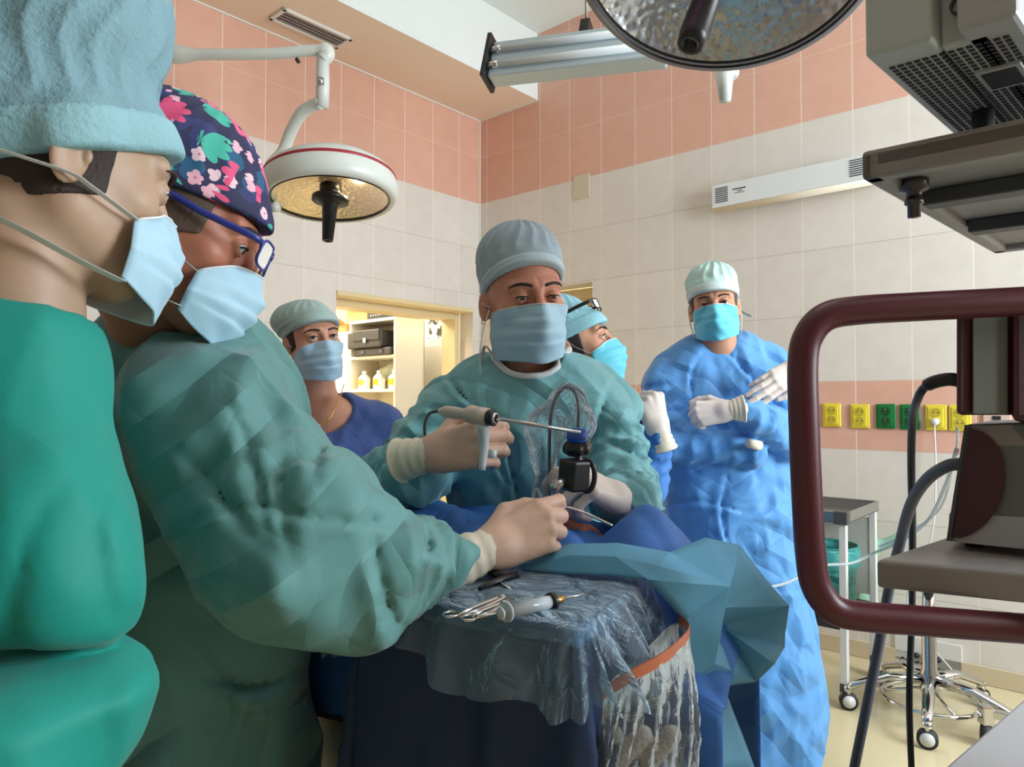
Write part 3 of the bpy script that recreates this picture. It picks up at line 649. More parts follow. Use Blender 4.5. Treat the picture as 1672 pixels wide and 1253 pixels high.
pcs = [C_(P(800, 645, 1.46), P(930, 645, 1.46), 0.078, k=0.05), C_(P(770, 690, 1.47), sLc, 0.075, 0.075, 0.05), C_(P(940, 690, 1.47), sRc, 0.075, 0.075, 0.05),
       C_(P(822, 700, 1.48), P(826, 880, 1.58), 0.12, 0.125, 0.06), C_(P(905, 700, 1.48), P(905, 880, 1.58), 0.12, 0.125, 0.06), C_(P(866, 900, 1.62), P(866, 1400, 1.64), 0.16, 0.17, 0.06),
       C_(sLc + V3((-0.015, 0, -0.02)), P(655, 785, 1.36), 0.082, 0.080, 0.03, (0.010, 4, 1.2, 1)), C_(P(645, 790, 1.35), P(672, 775, 1.24), 0.078, 0.058, 0.02, (0.012, 5, 0.8, 4)),
       C_(sRc + V3((0.015, 0, -0.02)), P(1018, 790, 1.37), 0.080, 0.078, 0.03, (0.011, 4, 1.4, 2)), C_(P(1020, 805, 1.36), P(1022, 815, 1.25), 0.075, 0.055, 0.02, (0.014, 6, 0.8, 5))]
gC = gown(tC, M_gownC, pcs, bbax(pcs, 0.03, 0.006), creases=[(P(800, 720, 1.38), (1, 0, .35), 0.006, 0.014, 0.1), (P(840, 790, 1.38), (1, 0, .05), 0.005, 0.014, 0.13), (P(905, 800, 1.38), (1, 0, -.08), 0.005, 0.012, 0.12), (P(975, 690, 1.4), (.8, 0, -.5), 0.006, 0.016, 0.08), (P(760, 650, 1.4), (.7, 0, .7), 0.006, 0.014, 0.08), (P(1030, 740, 1.35), (.3, 0, .9), 0.007, 0.016, 0.08), (P(650, 740, 1.32), (.5, 0, -.8), 0.007, 0.016, 0.08)], seed=3, amp=0.02, f=17, loc=[(P(640, 780, 1.34), 0.10, 0.034, 48, 1, (1, 1, 1)), (P(1030, 800, 1.34), 0.12, 0.036, 48, 2, (1, 1, 1)), (P(740, 690, 1.42), 0.10, 0.026, 42, 3, (1, 1, .5)), (P(860, 760, 1.38), 0.16, 0.022, 38, 4, (1, 1, .2)), (P(1010, 680, 1.4), 0.1, 0.026, 40, 7, (1, 1, .5))], neck_cut=[(tuple(P(864, 530, 1.45)), tuple(P(866, 568, 1.42)), 0.06, 0.066)])
# white knit neck band
g = G(); pts = [P(866 + 62 * math.cos(t) , 574 + 40 * math.sin(t) , 1.45 - 0.085 * max(0, math.sin(t)) ) for t in np.linspace(-0.25, math.pi + 0.25, 26)]; pts = snap(gC, pts, 0.003); g.tube(pts, 0.0062, 8); g.mk('neck_band', mat('white_knit', L(225, 232, 232), 0.8, bump=(500, 0.8, 0.002)), tC, True)
# right hand (picture left) gripping the instrument, fingers wrapped round a horizontal handle
HR = hframe(P(704, 741, 1.17), (P(790, 722, 1.13) - P(704, 741, 1.17)), (0.1, -1, 0.25))
hand_mesh('glove', HR, M_gloveP, tC, [(52, 52, 26), (54, 54, 26), (56, 54, 26), (58, 54, 26)], thumb=((-0.022, 0.018, -0.008), (-0.05, 0.04, -0.02), (-0.058, 0.072, -0.024), (-0.05, 0.10, -0.022)), side=1, cuff=0.06, cuff_r=0.036, fat=1.05, spread=2)
HL = hframe(P(1014, 815, 1.23), (P(962, 785, 1.19) - P(1014, 815, 1.23)), (0.6, -0.25, 0.75))
hand_mesh('glove', HL, M_gloveW, tC, [(42, 58, 30), (62, 66, 38), (74, 66, 38), (80, 64, 38)], thumb=((-0.022, 0.018, -0.008), (-0.05, 0.04, -0.025), (-0.052, 0.07, -0.04), (-0.046, 0.092, -0.05)), side=-1, cuff=0.04, cuff_r=0.036)

# ---- man with crossed arms
tM = thing('person', 'man in blue gown and mint cap standing with crossed arms by the tiled wall', 'person', V3(P(1190, 655, 2.4).xy.to_3d()))
HM_ = HM(P(1166, 500, 2.3), ori(-15, 2, -6), 0.98)
skM = skin('skin_tan', (196, 142, 112))
D = 2.38; sl, sr = P(1262, 606, D), P(1092, 618, D)
eR, eL = P(1090, 722, 2.3), P(1286, 718, 2.28); wR, wL = P(1205, 734, 2.23), P(1235, 676, 2.17)
body(tM, HM_, skM, P(1172, 566, 2.34), P(1185, 690, D), sl, sr, P(1192, 850, 2.4), (V3((0.69, 2.4, 0.07)), V3((0.90, 2.4, 0.07))), ((sr, eR, wR), (sl, eL, wL)), lids=0.5, male=1, fine=0.003, neck_r=0.058)
eye_parts(HM_, tM, (60, 42, 30), (0, 0), lids=0.5)
cap_mesh(HM_, M_capM, tM, zc=0.022, slope=0.18, puff=((0, -0.02, 0.08), (0.086, 0.1, 0.07)), band=0.03, seed=8, band_mat=M_capMb, amp=0.012, f=55, res=0.0035)
def hairfn(lo_z, fr=0.045):
    def fn(q):
        b = head_sdf(q, 0, 0.5, False) - 0.003 - 0.001 * np.sin(q[1] * 900) * np.sin(q[2] * 300); b = smax(b, -(q[2] - lo_z - 0.4 * q[1]), 0.004); b = smax(b, (q[1] - fr), 0.003); return smax(b, -(head_sdf(q, 0, 0.5, False) + 0.003), 0.001)
    return fn
def hair(H, parent, m, lo_z=-0.04, fr=0.045, name='hair', res=0.003):
    fl = Field(axis(-0.1, 0.1, res), axis(-0.13, 0.09, res), axis(-0.10, 0.13, res)); fl.add(hairfn(lo_z, fr), (-.1, -.13, -.1), (.1, .09, .13)); V, Fc = fl.mesh(); return mkmesh(name, V, Fc, m, parent, True, M=H)
hair(HM_, tM, mat('hair_grey_brown', L(80, 72, 66), 0.8), -0.02, 0.04)
mM, rM = face_mask(HM_, tM, M_mask2, 0.98, -0.016, -0.114, gape=0.01, lining=M_maskIn, crk=0.003)
for s in (-1, 1):
    g = G(); ribbon(g, [(s * 0.073, 0.014, -0.0), (s * 0.082, -0.015, 0.012), (s * 0.08, -0.035, -0.0)], 0.002); ribbon(g, [(s * 0.073, 0.014, -0.1), (s * 0.082, -0.015, -0.05), (s * 0.082, -0.03, -0.02)], 0.002); g.mk('mask_strap', M_strap, tM, True, M=HM_)
g = G(); ribbon(g, [(-0.082, -0.06, -0.02), (-0.10, -0.07, -0.035), (-0.118, -0.06, -0.045)], 0.009); g.mk('cap_tie', M_capM, tM, True, M=HM_)
pcs = [C_(sl + V3((-0.01, 0, 0.02)), P(1208, 570, 2.37), 0.075, 0.062, 0.05), C_(sr + V3((0.01, 0, 0.02)), P(1136, 576, 2.37), 0.075, 0.062, 0.05), C_(P(1140, 600, 2.36), P(1205, 596, 2.36), 0.08, 0.08, 0.05),
       C_(P(1140, 650, D), P(1145, 800, D), 0.13, 0.135, 0.06), C_(P(1225, 650, D), P(1230, 800, D), 0.13, 0.135, 0.06), C_(P(1180, 790, D), P(1195, 1250, 2.4), 0.185, 0.20, 0.06), C_(P(1230, 850, D), P(1262, 1250, 2.4), 0.15, 0.20, 0.06),
       C_(sr + V3((-0.02, -0.02, -0.03)), eR, 0.088, 0.078, 0.03, (0.010, 4, 1.2, 1)), C_(sl + V3((0.02, -0.02, -0.03)), eL, 0.09, 0.085, 0.03, (0.012, 4, 1.2, 2)),
       C_(P(1094, 722, 2.28), P(1228, 738, 2.2), 0.072, 0.056, 0.008, (0.008, 4, 1.0, 3)), C_(P(1284, 716, 2.26), P(1220, 671, 2.13), 0.08, 0.054, 0.008, (0.009, 4, 1.0, 4))]
gownM = gown(tM, M_gownM, pcs, bbax(pcs, 0.03, 0.0078), creases=[(P(1190, 830, 2.2), (0.05, 0, 1), 0.006, 0.012, 0.3), (P(1190, 900, 2.2), (1, 0, 0.05), 0.006, 0.014, 0.3), (P(1215, 600, 2.25), (.7, 0, .6), 0.006, 0.016, 0.12), (P(1130, 640, 2.25), (.9, 0, -.3), 0.006, 0.014, 0.12), (P(1250, 960, 2.15), (.2, 0, 1), 0.006, 0.012, 0.2)], seed=11, amp=0.017, f=14, loc=[(P(1110, 700, 2.25), 0.16, 0.018, 40, 1, (1, 1, 1)), (P(1260, 690, 2.2), 0.16, 0.018, 40, 2, (1, 1, 1)), (P(1180, 850, 2.2), 0.25, 0.016, 28, 3, (1, 1, .3))], amp2=0.006, neck_cut=[(tuple(P(1168, 520, 2.32)), tuple(P(1170, 538, 2.29)), 0.062, 0.06)], cuts=[lambda p: p[2] - np.maximum(0.03, 0.27 + (p[0] - 1.04) * 2.2 + 0.01 * np.sin(p[0] * 30))])
HG = hframe(P(1190, 670, 2.11), P(1120, 678, 2.13) - P(1190, 670, 2.11), (0.1, -1, 0.3)); hand_mesh('glove', HG, M_gloveW, tM, [(75, 30, 20)] * 4, side=-1, cuff=0.04, cuff_r=0.04, res=0.003, fat=1.1)
HG = hframe(P(1303, 600, 2.14), P(1240, 640, 2.1) - P(1303, 600, 2.14), (0, -1, 0.3)); hand_mesh('glove', HG, M_gloveW, tM, [(14, 10, 8), (8, 8, 8), (12, 10, 8), (16, 14, 10)], side=1, cuff=0.0, res=0.003, spread=2)
g = G(); g.tube([P(1240, 728, 2.15), P(1222, 724, 2.13)], [0.015, 0.014], 16); g.mk('glove_cuff', M_cuffW, tM, True)
# green trousers and shoes under the gown
fl = Field(*[axis(a, b, 0.012) for a, b in zip((P(1080, 1200, 2.4).x, 2.15, 0.02), (P(1350, 1200, 2.4).x, 2.66, 0.95))])
for px in (1150, 1240): fl.cap(P(px + 15, 900, 2.4), (0.69 + (px - 1150) * 0.0024, 2.4, 0.11), 0.105, 0.085, k=0.02)
sdf_mesh('trousers', fl, M_gownF, tM)
for px in (1150, 1240):
    fl = Field(*[axis(a, b, 0.008) for a, b in zip((P(px, 1200, 2.4).x - 0.1, 2.1, 0.0), (P(px, 1200, 2.4).x + 0.2, 2.6, 0.16))]); x0 = 0.69 + (px - 1150) * 0.0024
    fl.cap((x0, 2.43, 0.05), (x0, 2.22, 0.036), 0.045, 0.034, k=0.02); fl.cap((x0, 2.4, 0.06), (x0, 2.4, 0.11), 0.045, k=0.02); fl.F = smax(fl.F, -(fl.ax[2][None, None, :] - 0.002), 0.002) + 0 * fl.F; sdf_mesh('shoe', fl, mat('white_clog', L(220, 220, 218), 0.4), tM)

# ---- nurse in blue scrubs beside the doorway
tN = thing('person', 'woman in royal blue scrub top with gold necklace standing in front of the doorway', 'person', V3(P(540, 655, 2.2).xy.to_3d()))
HN = HM(P(511, 556, 2.1), ori(36, -2, -8), 0.97); skN = skin('skin_warm', (208, 154, 128))
D = 2.15; sl, sr = P(622, 690, D), P(470, 690, D)
body(tN, HN, skN, P(520, 640, 2.16), P(545, 780, D), sl, sr, P(550, 960, 2.2), (V3((-0.62, 2.2, 0.05)), V3((-0.46, 2.2, 0.05))), ((sl, P(650, 850, 2.2), P(640, 960, 2.1)), (sr, P(440, 850, 2.2), P(450, 960, 2.1))), lids=0.6, fine=0.0028, neck_r=0.048)
eye_parts(HN, tN, (70, 60, 50), (8, 12), lids=0.62)
cap_mesh(HN, M_capN, tN, zc=0.020, slope=0.28, puff=((0.012, -0.05, 0.07), (0.088, 0.10, 0.06)), band=0.035, seed=3, amp=0.004, f=40, res=0.0035)
hair(HN, tN, mat('hair_dark_brown', L(52, 36, 30), 0.7), -0.03, 0.03)
mN, rN = face_mask(HN, tN, M_mask, 1.0, -0.024, -0.124, gape=0.008, lining=M_maskIn)
for s in (-1, 1):
    g = G(); ribbon(g, [(s * 0.073, 0.014, -0.016), (s * 0.082, -0.015, -0.0), (s * 0.08, -0.035, -0.0)], 0.003); g.mk('mask_strap', M_strap, tN, True, M=HN)
g = G(); g.tube([HN @ V3((0.086 , -0.012+ 0.005 * math.cos(t), -0.045 + 0.006 * math.sin(t))) for t in np.linspace(0, 2 * math.pi, 13)], 0.0015, 6); g.mk('earring', M_gold, tN, True)
pcs = [C_(sl, P(560, 665, D), 0.062, 0.05, 0.05), C_(sr, P(480, 665, D), 0.062, 0.05, 0.05), C_(P(505, 740, D), P(515, 950, 2.2), 0.115, 0.13, 0.06), C_(P(575, 740, D), P(580, 950, 2.2), 0.115, 0.13, 0.06),
       C_(sl, P(655, 790, 2.17), 0.068, 0.078, 0.02, (0.008, 3, 1, 2)), C_(sr, P(440, 790, 2.17), 0.068, 0.078, 0.02, (0.008, 3, 1, 2)), C_(P(550, 940, 2.2), P(550, 1280, 2.2), 0.17, 0.15, 0.05)]
gown(tN, M_scrubN, pcs, bbax(pcs, 0.03, 0.0085), name='scrub_top', seed=5, amp=0.014, f=20, neck_cut=[(tuple(P(520, 590, 2.1)), tuple(P(528, 660, 2.07)), 0.06, 0.085)])
g = G(); pts = catmull([P(478, 636, 2.12), P(492, 668, 2.07), P(512, 692, 2.04), P(532, 690, 2.035), P(550, 662, 2.06), P(562, 628, 2.11)], 8); g.tube(pts, 0.0016, 6)
for p in pts[14:34:2]: g.lathe([(0.0001, -0.003), (0.0035, 0), (0.0001, 0.003)], Matrix.Translation(p), 8, False)
g.mk('necklace', M_gold, tN, True)

# ---- person half hidden behind the centre surgeon
tB = thing('person', 'person mostly hidden behind the central surgeon, head bowed, gloved fist raised', 'person', V3(P(955, 655, 1.98).xy.to_3d()))
HB = HM(P(937, 566, 1.92), ori(78, -16, 0), 0.98); skB = skin('skin_beige', (204, 152, 124))
D = 2.0; sl, sr = P(905, 690, 2.12), P(1000, 700, 1.9)
body(tB, HB, skB, P(925, 625, 1.98), P(950, 760, D), sl, sr, P(950, 960, 2.0), (V3((0.12, 2.12, 0.05)), V3((0.24, 1.98, 0.05))), ((sr, P(1045, 790, 1.9), P(1062, 745, 1.88)),), fine=0.003)
eye_parts(HB, tB, (60, 45, 40), (0, -10))
cap_mesh(HB, M_capB, tB, zc=0.016, slope=0.22, puff=((0, -0.04, 0.085), (0.08, 0.1, 0.075)), band=0.04, seed=6, amp=0.006, f=45, res=0.0035)
hair(HB, tB, mat('hair_black', L(36, 28, 26), 0.6), -0.05, 0.03)
face_mask(HB, tB, M_mask2, 1.0, -0.024, -0.118, gape=0.012, yb=0.045, lining=M_maskIn)
g = G(); ribbon(g, [(0.066, 0.045, -0.10), (0.075, 0.01, -0.06), (0.083, -0.01, -0.02)], 0.002); ribbon(g, [(0.068, 0.045, -0.038), (0.078, 0.01, -0.01), (0.083, -0.01, 0.02)], 0.002); g.mk('mask_strap', M_strap, tB, True, M=HB)
def glasses(parent, H, lens_c, frame_m, yoff=0.108, z0=0.0, arms_m=None, tilt=0.0, up=0.0, w=0.024, h=0.016, arm_end=(-0.01, 0.006), rr=0.0016):
    t = tag(bpy.data.objects.new('glasses', None)); COL.objects.link(t); t.parent = parent; t.location = H.translation - (origin(parent) if parent else V3((0, 0, 0)))
    T = H @ Matrix.Translation((0, 0, z0)) @ Matrix.Rotation(tilt, 4, 'X')
    for s in (-1, 1):
        g = G(); pts = []
        for a in np.linspace(0, 2 * math.pi, 25):
            ca, sa = math.cos(a), math.sin(a); e = 0.6; x = s * 0.033 + w * math.copysign(abs(ca) ** e, ca); z = h * math.copysign(abs(sa) ** e, sa); pts.append(V3((x, yoff - 0.25 * max(0, abs(x) - 0.02), z)))
        g.tube(pts, rr, 8, False); g.mk('rim', frame_m, t, True, M=T)
        g = G(); g.add([p + V3((0, 0.0004, 0)) for p in pts[:-1]] + [p - V3((0, 0.0004, 0)) for p in pts[:-1]], [tuple(range(24)), tuple(range(24, 48))[::-1]]); g.mk('lens', M_glass, t, True, M=T)
        g = G(); g.tube(catmull([(s * 0.0575, yoff - 0.010, h * 0.5), (s * 0.072, yoff - 0.02, h * 0.5), (s * 0.079, 0.04, h * 0.4), (s * 0.080, arm_end[0], arm_end[1]), (s * 0.078, arm_end[0] - 0.03, arm_end[1] - 0.022)], 6), rr * 1.2, 8, flat=1.9); g.mk('temple_arm', arms_m or frame_m, t, True, M=T)
    g = G(); g.tube(catmull([(-0.012, yoff, 0.004), (0, yoff + 0.002, 0.008), (0.012, yoff, 0.004)], 5), rr, 8); g.mk('bridge', frame_m, t, True, M=T)
    return t
gB = glasses(None, HB @ Matrix.Translation((0, -0.012, 0.075)), None, M_black, yoff=0.11, tilt=0.15, h=0.014, rr=0.0022, arm_end=(-0.02, 0))
tag(gB, 'black-framed glasses pushed up on the sky blue cap', 'glasses')
pcs = [C_(sl, sr, 0.085, 0.085, 0.05), C_(P(935, 740, 2.04), P(950, 1250, 2.06), 0.15, 0.17, 0.06), C_(sr, P(1050, 790, 1.9), 0.07, 0.07, 0.03, (0.008, 4, 1, 3)), C_(P(1055, 790, 1.9), P(1074, 712, 1.86), 0.06, 0.044, 0.02, (0.008, 4, 1, 3)), C_(P(925, 640, 2.0), P(930, 700, 2.0), 0.06, 0.09)]
gown(tB, M_gownB, pcs, bbax(pcs, 0.03, 0.0085), seed=15, amp=0.016, f=20, neck_cut=[(tuple(P(925, 600, 1.95)), tuple(P(935, 622, 1.9)), 0.06, 0.065)])
HG = hframe(P(1076, 705, 1.85), P(1060, 640, 1.84) - P(1076, 705, 1.85), (0.35, -1, 0.1)); hand_mesh('glove', HG, M_gloveW, tB, [(82, 88, 50), (84, 88, 50), (84, 88, 50), (84, 86, 50)], thumb=((-0.022, 0.018, -0.008), (-0.04, 0.045, -0.03), (-0.03, 0.07, -0.045), (-0.008, 0.08, -0.05)), side=-1, cuff=0.045, cuff_r=0.036, res=0.0028)
# ---- surgeon in the flowered cap, seen from the side
tS = thing('person', 'surgeon in sea green gown and flowered cap bending over and reaching to the patient', 'person', V3(P(330, 655, 0.98).xy.to_3d()))
HS_ = HM(P(283, 360, 0.86), ori(108, 24, 0), 1.0); skS = skin('skin_brown', (176, 112, 88))
D = 0.95; sr, sl = P(345, 680, 0.86), P(385, 670, 1.16)
elS, wrS = P(575, 945, 0.82), P(720, 910, 0.91)
body(tS, HS_, skS, P(275, 560, 0.93), P(300, 740, 1.02), sl, sr, P(315, 1100, 1.09), (V3((-0.50, 1.04, 0.05)), V3((-0.44, 1.2, 0.05))), ((sr, elS, wrS),), fine=0.0019)
eye_parts(HS_, tS, (50, 40, 36), (0, -15), lids=0.35)
# flowered cap material: flowers laid out with cells on the cap surface
def floral():
    m = bpy.data.materials.new('flowered_cotton'); N, K = nodes(m); b = N['Principled BSDF']; b.inputs['Roughness'].default_value = 0.8
    tc = N.new('ShaderNodeTexCoord')
    def mth(op, a, bb=None, cl=False):
        n = N.new('ShaderNodeMath'); n.operation = op; n.use_clamp = cl
        for i, v in enumerate((a, bb)):
            if v is None: continue
            if isinstance(v, (int, float)): n.inputs[i].default_value = v
            else: K.new(v, n.inputs[i])
        return n.outputs[0]
    def layer(scale, off, rad, petals, cols, base, core, thr):
        mp = N.new('ShaderNodeMapping'); mp.inputs['Location'].default_value = off; mp.inputs['Rotation'].default_value = (0.3, 0.2, 0.5); K.new(tc.outputs['Object'], mp.inputs[0])
        v = N.new('ShaderNodeTexVoronoi'); v.inputs['Scale'].default_value = scale; v.inputs['Randomness'].default_value = 0.75; K.new(mp.outputs[0], v.inputs['Vector'])
        sc = N.new('ShaderNodeVectorMath'); sc.operation = 'SCALE'; sc.inputs[3].default_value = scale; K.new(mp.outputs[0], sc.inputs[0])
        sp0 = N.new('ShaderNodeVectorMath'); sp0.operation = 'SCALE'; sp0.inputs[3].default_value = scale; K.new(v.outputs['Position'], sp0.inputs[0])
        df = N.new('ShaderNodeVectorMath'); df.operation = 'SUBTRACT'; K.new(sc.outputs[0], df.inputs[0]); K.new(sp0.outputs[0], df.inputs[1])
        s = N.new('ShaderNodeSeparateXYZ'); K.new(df.outputs[0], s.inputs[0])
        an = mth('ARCTAN2', s.outputs[2], mth('ADD', s.outputs[0], mth('MULTIPLY', s.outputs[1], 0.3)))
        pet = mth('MULTIPLY', mth('ABSOLUTE', mth('COSINE', mth('MULTIPLY', an, petals / 2.0))), 0.30)
        lim = mth('ADD', mth('MULTIPLY', pet, rad), rad * 0.72); ins = mth('LESS_THAN', v.outputs['Distance'], lim); ce = mth('LESS_THAN', v.outputs['Distance'], rad * 0.22)
        spc = N.new('ShaderNodeSeparateColor'); K.new(v.outputs['Color'], spc.inputs[0])
        r = N.new('ShaderNodeValToRGB'); r.color_ramp.interpolation = 'CONSTANT'; e = r.color_ramp.elements; e[0].color = cols[0]; e[1].position = 1 / len(cols); e[1].color = cols[1 % len(cols)]
        for i in range(2, len(cols)): k = e.new(i / len(cols)); k.color = cols[i]
        K.new(spc.outputs[0], r.inputs[0]); ok = mth('MULTIPLY', ins, mth('GREATER_THAN', spc.outputs[1], thr))
        a = N.new('ShaderNodeMix'); a.data_type = 'RGBA'; K.new(ce, a.inputs[0]); K.new(r.outputs[0], a.inputs[6]); a.inputs[7].default_value = core
        c = N.new('ShaderNodeMix'); c.data_type = 'RGBA'; K.new(ok, c.inputs[0]); K.new(a.outputs[2], c.inputs[7])
        if isinstance(base, tuple): c.inputs[6].default_value = base
        else: K.new(base, c.inputs[6])
        return c.outputs[2]
    c = layer(34, (0.3, 0.1, 0.2), 0.5, 3, [L(38, 92, 128), L(52, 60, 110)], L(44, 46, 82), L(30, 50, 90), 0.35)
    c = layer(46, (1.3, 0.5, 0.9), 0.42, 5, [L(232, 200, 210), L(240, 180, 200)], c, L(200, 120, 150), 0.5)
    c = layer(23, (2.3, 2.5, 0.4), 0.52, 9, [L(226, 84, 130), L(84, 196, 170), L(70, 180, 160), L(232, 100, 150)], c, L(40, 50, 100), 0.25)
    K.new(c, b.inputs['Base Color'])
    n = N.new('ShaderNodeTexNoise'); n.inputs['Scale'].default_value = 300; bp = N.new('ShaderNodeBump'); bp.inputs['Strength'].default_value = 0.3; bp.inputs['Distance'].default_value = 0.001; K.new(tc.outputs['Object'], n.inputs[0]); K.new(n.outputs[0], bp.inputs['Height']); K.new(bp.outputs[0], b.inputs['Normal'])
    return m
cap_mesh(HS_, floral(), tS, zc=0.022, slope=0.16, puff=((0, -0.028, 0.062), (0.086, 0.108, 0.088)), band=0.0, seed=2, amp=0.004, f=40, res=0.0028, grow=0.008)
hair(HS_, tS, mat('hair_short_grey', L(90, 72, 62), 0.8), -0.03, 0.045)
mS, rS = face_mask(HS_, tS, M_mask, 1.0, -0.030, -0.120, gape=0.02, lining=M_maskIn, crk=0.002, yb=0.060, side=0.55)
g = G(); ribbon(g, [(0.066, 0.062, -0.095), (0.070, 0.0, -0.095), (0.06, -0.05, -0.085), (0.04, -0.09, -0.075)], 0.006); ribbon(g, [(0.066, 0.062, -0.052), (0.080, 0.0, -0.035), (0.084, -0.02, -0.03), (0.06, -0.09, -0.02)], 0.004); g.mk('mask_strap', M_strap, tS, True, M=HS_)
gS = glasses(None, HS_, None, mat('blue_frame', L(38, 48, 130), 0.3), yoff=0.118, z0=0.004, tilt=0.0, h=0.016, rr=0.0018, arm_end=(-0.01, 0.008)); tag(gS, 'blue-framed glasses worn by the surgeon in the flowered cap', 'glasses')
# gown: bent back, wide sleeve
pcs = [C_(P(262, 600, 0.95), P(340, 625, 0.93), 0.09, 0.085, 0.05), C_(sr, sl, 0.09, 0.09, 0.05), C_(P(300, 700, 1.02), P(315, 960, 1.07), 0.16, 0.165, 0.08), C_(P(315, 960, 1.07), P(330, 1400, 1.10), 0.17, 0.17, 0.08),
       C_(P(320, 680, 0.85), P(495, 895, 0.80), 0.094, 0.104, 0.03, (0.006, 3, 1.0, 1)), C_(P(495, 895, 0.80), P(585, 935, 0.81), 0.104, 0.085, 0.03), C_(P(600, 930, 0.81), P(722, 912, 0.90), 0.078, 0.056, 0.015, (0.010, 4, 0.8, 2)),
       C_(sl, P(560, 930, 1.1), 0.08, 0.07, 0.03), C_(P(560, 930, 1.1), P(640, 970, 1.05), 0.065, 0.05, 0.03)]
gown(tS, M_gownS, pcs, bbax(pcs, 0.04, 0.0055), creases=[(P(636, 950, 0.78), (1, 0, .06), 0.006, 0.016, 0.10), (P(420, 770, 0.74), (.9, 0, .45), 0.008, 0.014, 0.08), (P(470, 830, 0.72), (.95, 0, .25), 0.008, 0.012, 0.06), (P(390, 820, 0.74), (.5, 0, .8), 0.008, 0.013, 0.07), (P(500, 690, 0.78), (.9, 0, .4), 0.007, 0.012, 0.08), (P(540, 850, 0.71), (0.02, 0, 1), 0.004, 0.008, 0.12), (P(700, 900, 0.85), (.9, 0, -.4), 0.006, 0.016, 0.05), (P(420, 1140, 0.93), (.3, 0, .95), 0.008, 0.02, 0.08)], seed=21, amp=0.03, f=12, loc=[(P(440, 760, 0.78), 0.13, 0.024, 34, 1, (1, 1, .5)), (P(590, 960, 0.8), 0.14, 0.024, 24, 2, (1, 1, 1)), (P(700, 900, 0.88), 0.09, 0.022, 44, 5, (1, 1, 1)), (P(300, 1050, 0.9), 0.2, 0.02, 24, 6, (1, 1, 1))], amp2=0.005, f2=38, neck_cut=[(tuple(P(300, 500, 0.9)), tuple(P(285, 560, 0.92)), 0.055, 0.058)])
HG = hframe(P(800, 895, 1.0), P(905, 850, 1.03) - P(800, 895, 1.0), (0.15, -1, 0.55))
hand_mesh('glove', HG, M_gloveP, tS, [(26, 48, 30), (48, 62, 30), (56, 66, 34), (62, 66, 34)], thumb=((-0.022, 0.018, -0.008), (-0.044, 0.045, -0.012), (-0.042, 0.078, -0.018), (-0.034, 0.104, -0.02)), side=1, cuff=0.065, cuff_r=0.040, fat=1.12, res=0.002, spread=1)

# ---- person at the left edge, closest to the camera
tF = thing('person', 'person nearest the camera in bright teal gown and tall aqua cap', 'person', V3(P(20, 655, 0.55).xy.to_3d()))
HF = HM(P(98, 268, 0.65), ori(143, 11, 0), 0.94); skF = skin('skin_fair', (176, 146, 122))
sr, sl = P(10, 690, 0.60), P(-160, 660, 0.82)
body(tF, HF, skF, P(20, 520, 0.63), P(-60, 780, 0.70), sl, sr, P(-90, 1200, 0.70), (V3((-0.66, 0.62, 0.05)), V3((-0.50, 0.55, 0.05))), ((sr, P(30, 950, 0.58)),), fine=0.0018)
eye_parts(HF, tF, (60, 50, 45), (0, -12), lids=0.35)
cap_mesh(HF, M_capF, tF, earcover=True, zc=-0.003, slope=0.5, puff=((0, -0.02, 0.14), (0.080, 0.096, 0.13)), band=0.042, seed=12, band_mat=M_capFb, amp=0.006, f=40, res=0.003, grow=0.010)
hair(HF, tF, mat('hair_dark', L(48, 36, 32), 0.7, bump=(500, 0.6, 0.002)), -0.045, 0.022)
face_mask(HF, tF, M_mask, 1.0, -0.030, -0.125, gape=0.022, lining=M_maskIn, crk=0.003, yb=0.05, side=0.6)
g = G(); ribbon(g, [(0.068, 0.052, -0.048), (0.082, 0.0, -0.038), (0.087, -0.02, -0.036), (0.07, -0.07, -0.035), (0.04, -0.11, -0.03)], 0.0045); g.mk('mask_strap', M_strap, tF, True, M=HF)
g = G(); ribbon(g, [(0.066, 0.052, -0.11), (0.072, 0.01, -0.105), (0.064, -0.05, -0.09), (0.03, -0.10, -0.075)], 0.008); g.mk('mask_strap', M_strap, tF, True, M=HF)
pcs = [C_(P(-80, 550, 0.64), P(0, 585, 0.62), 0.078, 0.074, 0.05), C_(P(8, 680, 0.61), P(62, 900, 0.57), 0.074, 0.072, 0.04), C_(P(60, 880, 0.57), P(84, 970, 0.56), 0.072, 0.068, 0.02), C_(P(92, 1170, 0.54), P(-20, 1260, 0.50), 0.066, 0.075, 0.03),
       C_(P(-120, 760, 0.68), P(-120, 1300, 0.66), 0.14, 0.15, 0.06), C_(P(-40, 575, 0.64), P(40, 600, 0.66), 0.06, 0.05, 0.04)]
gown(tF, M_gownF, pcs, bbax(pcs, 0.03, 0.005), seed=31, amp=0.018, f=14, amp2=0.002, creases=[(P(60, 1096, 0.5), (-.19, 0, .98), 0.011, 0.034, 0.13), (P(120, 800, 0.52), (1, 0, .12), 0.012, 0.008, 0.14), (P(30, 950, 0.5), (.9, 0, -.35), 0.012, 0.007, 0.09)], neck_cut=[(tuple(P(60, 420, 0.62)), tuple(P(40, 505, 0.64)), 0.055, 0.06)])
